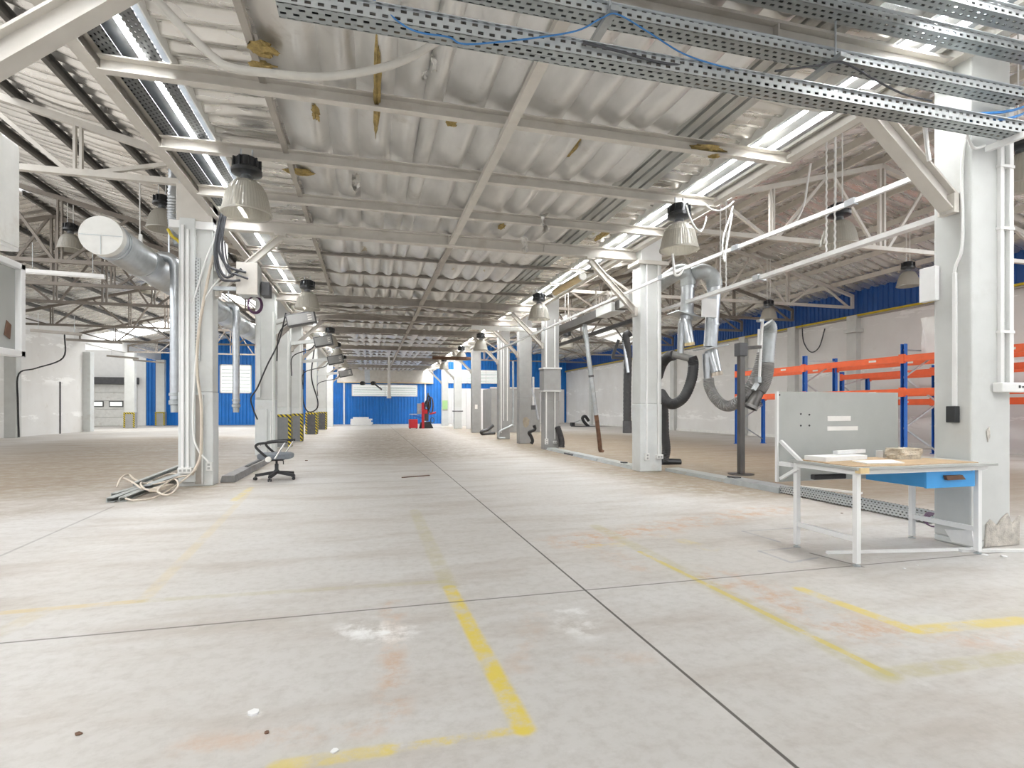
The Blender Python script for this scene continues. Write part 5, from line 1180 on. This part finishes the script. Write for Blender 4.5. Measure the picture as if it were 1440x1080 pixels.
# ================================================================ FAR END
# red service unit with hoses
s = 27.6*1/765.
B0 = fl(593, 602.5); Yq = B0.y; P = lambda px, py, dy=0.: atY(px, py, Yq+dy)
t = thing('tool_trolley', 'small red metal trolley box on the floor near the far blue wall', 'trolley', P(581, 602))
b = MB(); a, q = P(575, 601), P(587, 589.5); b.box(a.x, q.x, Yq-.2, Yq+.25, .03, q.z); b.build('trolley_body', M['red'], t, .01)
for x in (a.x+.05, q.x-.05): b = MB(); b.box(x-.03, x+.03, Yq-.15, Yq+.2, 0, .03); b.build('trolley_foot', M['black'], t)
t = thing('tyre_machine', 'red upright workshop machine with dark hoses and arms near the far blue wall', 'machine', P(596, 603))
b = MB(); a, q = P(593, 602), P(596.5, 566); b.box(a.x, q.x, Yq-.06, Yq+.06, .0, q.z); b.build('upright', M['red'], t, .01)
b = MB(); a, q = P(590, 603), P(609, 594); b.poly([P(590, 603), P(610, 603), P(605, 593), P(592, 594)], (0, .45, 0)); b.build('base_block', M['black'], t)
b = MB(); a, q = P(597, 592), P(603, 575); b.box(a.x, q.x, Yq+.05, Yq+.35, a.z, q.z); b.build('drive_housing', M['dark'], t, .02)
b = MB(); b.box(P(594, 0).x, P(601, 0).x, Yq-.1, Yq+.1, P(0, 583).z, P(0, 576).z); b.build('red_cover', M['red'], t, .02)
for i, (x, y, r_) in enumerate(((603, 566, .22), (606, 570, .26), (600, 572, .2))):
    c = P(x, y, -.1+.08*i); b = MB(); b.tube([c+V(.42*r_*math.cos(a_), 0, 1.55*r_*math.sin(a_)) for a_ in [2*math.pi*k/24 for k in range(25)]], .035, 8, False); b.build('hose_loop', [M['black'], M['rust'], M['hose_black']][i], t)
c = P(608, 591, -.15); b = MB(); b.tube([c+V(.09*math.cos(a_), 0, .14*math.sin(a_)) for a_ in [2*math.pi*k/24 for k in range(25)]], .02, 8, False); b.build('hand_wheel', M['dark'], t)
b = MB(); b.tube([P(600, 572), P(602, 553)], .05, 10); b.build('mast', M['dark'], t)
b = MB(); b.tube([P(604, 582), P(613, 580)], .05, 8); b.build('side_arm', M['red'], t)
b = MB(); b.cbox(P(581, 582.5, .2), (.36, .4, .04)); tray_ = b.build('tray', M['galv'], t)
b = MB(); b.bar(P(581, 584, .2), P(595, 588, .1), .08, .10); b.build('tray_arm', M['rack_blue'], t)
b = MB(); b.box(P(587, 0).x, P(593, 0).x, Yq+.1, Yq+.3, P(0, 584).z, P(0, 566).z); b.build('back_plate', M['galv_dull'], t, .02)
# foam sheet stack by the far wall
t0 = []
for k in range(5):
    z0 = .10*k; w = [.62, .66, .60, .64, .46][k]; o = [0, .03, -.02, .02, -.02][k]
    b = MB(); xc = atY(508, 590, 34.3).x; b.box(xc-w+o, xc+w+o, 34.1, 34.6+.02*k, z0, z0+.095)
    tag(b.build('insulation_board', M['polystyrene']), ['lowest', 'second', 'middle', 'fourth', 'topmost'][k]+' pale insulation board of the stack by the far blue wall', 'board', 'pale boards stacked by the far blue wall')
# grey partition booth and white partition behind the far right columns
t = thing('partition_booth', 'dark grey partition booth behind the fourth and fifth right columns', 'partition', (6., 22.5, 0))
b = MB(); b.box(4.95, 7.1, 22.3, 22.4, 0, 1.86); b.build('partition_panel', M['grey_mid'], t, .01)
b = MB(); b.box(4.95, 5.05, 22.4, 24., 0, 1.86); b.build('side_panel', M['grey_mid'], t, .01)
b = MB(); b.box(4.93, 7.12, 22.27, 22.43, 1.86, 1.92); b.build('top_rail', M['grey'], t)
b = MB(); b.box(4.72, 5.9, 27.0, 27.1, 0, 1.95); tag(b.build('white_partition', M['white']), 'white partition wall behind the far right columns', 'partition')
b = MB(); b.box(4.75, 5.6, 32., 32.1, 0, 1.98); tag(b.build('white_partition', M['white']), 'farther white partition wall beside the far slim right columns', 'partition')
# long mast hanging from the far ceiling, spotlight bar
b = MB(); b.tube([atY(547, 500, 25.), atY(547, 538, 25.), atY(547, 560, 25.)], [.04, .06, .10], 12); tag(b.build('hanging_post', M['white']), 'white hanging post in the middle of the aisle far ahead', 'post')
t = thing('floodlight_bar', 'dark floodlights on a grey arm under the far aisle ceiling', 'floodlight', atY(520, 540, 22.))
b = MB(); b.bar(atY(517, 538, 22.), atY(516, 520, 22.), .2, .2); b.build('mount', M['galv'], t)
for px in (509, 524): b = MB(); b.tube([atY(px, 539, 21.8), atY(px+2, 539, 22.2)], .08, 12); b.build('lamp_head', M['black'], t)
b = MB(); b.bar(atY(524, 538, 22.), atY(537, 548, 22.), .05, .06); b.build('arm', M['dark'], t)
# debris by the right wall
t = thing('scrap_fender', 'curved black scrap part lying by the white right wall', 'scrap', fl(830, 600))
Ys = fl(830, 600).y; P = lambda px, py: atY(px, py, Ys)
b = MB(); b.tube(smoothpath([P(828, 600), P(822, 594), P(819, 588), P(823, 585.5), P(828, 592)], 6), .085, 10); b.build('fender', M['black'], t)
b = MB(); b.bar(P(805, 599.5), P(858, 600.5), .5, .06); b.build('flat_sheet', M['dark'], t)
b = MB(); b.bar(P(804, 596), P(820, 589), .06, .04); b.build('strut', M['galv_dull'], t)
b = MB(); b.cbox(P(805, 596.5), (.18, .3, .18)); b.build('end_block', M['black'], t)
# brackets and box on the right wall
b = MB(); b.box(13.5, 13.8, 12.6, 13.0, 3.22, 3.32); tag(b.build('wall_box', M['grey']), 'small grey box on the right wall pier under the yellow pipe', 'box')
for i, pts in enumerate(([(1128, 455), (1130, 480), (1140, 495), (1152, 488), (1160, 462)], [(1111, 482), (1109, 510), (1108, 545), (1106, 580)])):
    b = MB(); b.tube(smoothpath([atX(px, py, 13.70) for px, py in pts], 6), .018, 6); tag(b.build('wall_cable', M['cable_grey']), ['slack grey cable loop on the right wall above the rack', 'thin grey cable running down the right wall behind the rack'][i], 'cable')

# torn foil, wool tufts
def tatter(px, py, z, s, seed, m_, label, n=9):
    rn = random.Random(seed); r_ = ray(px, py); c = V(0, 0, 1)+r_*((z-1)/r_.z); b = MB()
    vs = []; nx = 4
    for j in range(n):
        wd = s*(.35+.5*rn.random())*(1-.5*j/n)
        for i in range(nx+1):
            u = i/nx-.5; vs.append((c.x+wd*u+.25*s*rn.uniform(-.5, .5), c.y+.25*s*rn.uniform(-1, 1)+.15*s*math.sin(3*j), c.z-s*1.5*j/n+.08*s*rn.uniform(-1, 1)))
    w = nx+1; fs = [(j*w+i, j*w+i+1, (j+1)*w+i+1, (j+1)*w+i) for j in range(n-1) for i in range(nx)]
    b.add(vs, fs); tag(b.build('foil_shred', M[m_]), label, 'foil', 'torn shreds of the ceiling blanket')
tatter(500, 243, 3.56, .16, 1, 'foil_torn', 'shiny torn foil shred dangling above the aisle near the ceiling centre left', 10)
tatter(612, 78, 3.58, .10, 2, 'paper', 'pale torn flap beside the conduit end near the lowest tray', 5)
tatter(596, 96, 3.58, .08, 12, 'foil_torn', 'thin white sliver of torn foil left of the pale flap', 5)
tatter(738, 335, 3.5, .16, 4, 'foil_torn', 'dangling foil shred in front of the beam between the columns', 6)
tatter(765, 300, 3.56, .22, 5, 'foil_torn', 'crumpled shiny foil tear right of the centre runner', 5)
def tuft(px, py, z, sx, sy, seed, label):
    rn = random.Random(seed); r_ = ray(px, py); c = V(0, 0, 1)+r_*((z-1)/r_.z); b = MB()
    ph = [rn.uniform(0, 6) for _ in range(4)]
    def f(u, v_):
        a, t_ = 2*math.pi*u, math.pi*v_; k = 1+.22*math.sin(3*a+ph[0]+4*t_)+.18*math.sin(5*a-ph[1]+7*t_)+.1*math.sin(11*a+ph[2])
        return (c.x+sx*k*math.sin(t_)*math.cos(a), c.y+sy*k*math.sin(t_)*math.sin(a), c.z+.022*k*math.cos(t_))
    b.grid(20, 10, f); tag(b.build('wool_tuft', M['wool']), label, 'insulation', 'tufts of yellow mineral wool')
tuft(996, 209, 3.50, .17, .05, 1, 'yellow wool tuft on the nearest purlin where the ribbed deck begins')
tuft(1005, 218, 3.46, .06, .04, 6, 'small yellow wool tuft hanging under the nearest purlin end')
tuft(804, 208, 3.58, .04, .22, 2, 'long yellow wool patch bulging from the ceiling seam right of the runner')
tuft(848, 330, 3.58, .05, .25, 3, 'yellow wool strip at the edge of the ribbed deck near the second tie beam')
tuft(708, 318, 3.56, .06, .12, 4, 'ragged yellow wool patch in the ceiling just before the second tie beam')
tuft(370, 70, 3.54, .09, .07, 8, 'brown wool patch in the foil at upper left, the larger of two')
tuft(370, 92, 3.54, .08, .035, 9, 'brown wool patch in the foil at upper left, the smaller of two')
tuft(443, 158, 3.54, .035, .13, 10, 'upright yellow wool patch in foil left of the ceiling centre')
tuft(636, 172, 3.57, .05, .06, 11, 'small yellow wool patch just behind the nearest purlin near the centre')
tuft(530, 130, 3.525, .025, .66, 13, 'long brown wool seam along the foil ceiling left of the centre')
tuft(425, 242, 3.57, .16, .06, 14, 'wide yellow wool streak in the foil above the big pendant lamp')
# small litter on the floor
rn = random.Random(21)
for i, (px, py, sz, m_, lab) in enumerate(((357, 1004, .022, 'polystyrene', 'white crumb lying on the floor at lower left'), (110, 1033, .012, 'rust', 'dark crumb on the floor at far lower left'), (375, 1031, .010, 'rust', 'dark crumb on the floor beside the orange scuff'), (470, 1057, .012, 'polystyrene', 'white chip on the yellow floor line at the bottom'),
                                            (1272, 800, .010, 'polystyrene', 'white chip on the floor below the front bench leg'), (1290, 795, .008, 'polystyrene', 'tiny white chip on the floor right of the front bench leg'), (1184, 722, .012, 'rust', 'dark crumb on the floor behind the workbench legs'), (431, 648, .035, 'rust', 'brown leaf-like crumb on the floor right of the office chair'), (1412, 783, .02, 'polystyrene', 'white plaster flake at the foot of the nearest right column'), (1385, 781, .022, 'polystyrene', 'flat plaster flake beside the white floor conduit'))):
    p = fl(px, py); b = MB(); n = 7
    ring = [(p.x+sz*(.6+.5*rn.random())*math.cos(2*math.pi*k/n), p.y+sz*(.6+.5*rn.random())*math.sin(2*math.pi*k/n), .001) for k in range(n)]
    b.poly(ring, (0, 0, sz*.3)); tag(b.build('floor_crumb', M[m_]), lab, 'debris', 'crumbs on the floor')
b = MB(); b.bar(fl(565, 672)+V(0, 0, .006), fl(604, 669)+V(0, 0, .006), .02, .012); tag(b.build('wood_strip', M['rust']), 'thin dark strip lying on the floor in mid aisle', 'strip')

# ================================================================ LIGHT, WORLD, CAMERA
W = bpy.data.worlds.new('sky'); SC.world = W; W.use_nodes = True
bg = W.node_tree.nodes['Background']; bg.inputs[0].default_value = (.97, .985, 1, 1); bg.inputs[1].default_value = .9
cam = bpy.data.cameras.new('camera'); co = bpy.data.objects.new('camera', cam); COL.objects.link(co)
cam.sensor_width = 36; cam.lens = F_PX/1440*36; cam.shift_y = 35/1440; cam.clip_start = .05; cam.clip_end = 200
co.location = (0, 0, H); co.rotation_euler = (R(90), 0, -math.atan(201/765))
SC.camera = co
vs_ = SC.view_settings; vs_.view_transform = 'Standard'; vs_.look = 'None'; vs_.gamma = 1; vs_.use_curve_mapping = False; vs_.exposure = 0.15
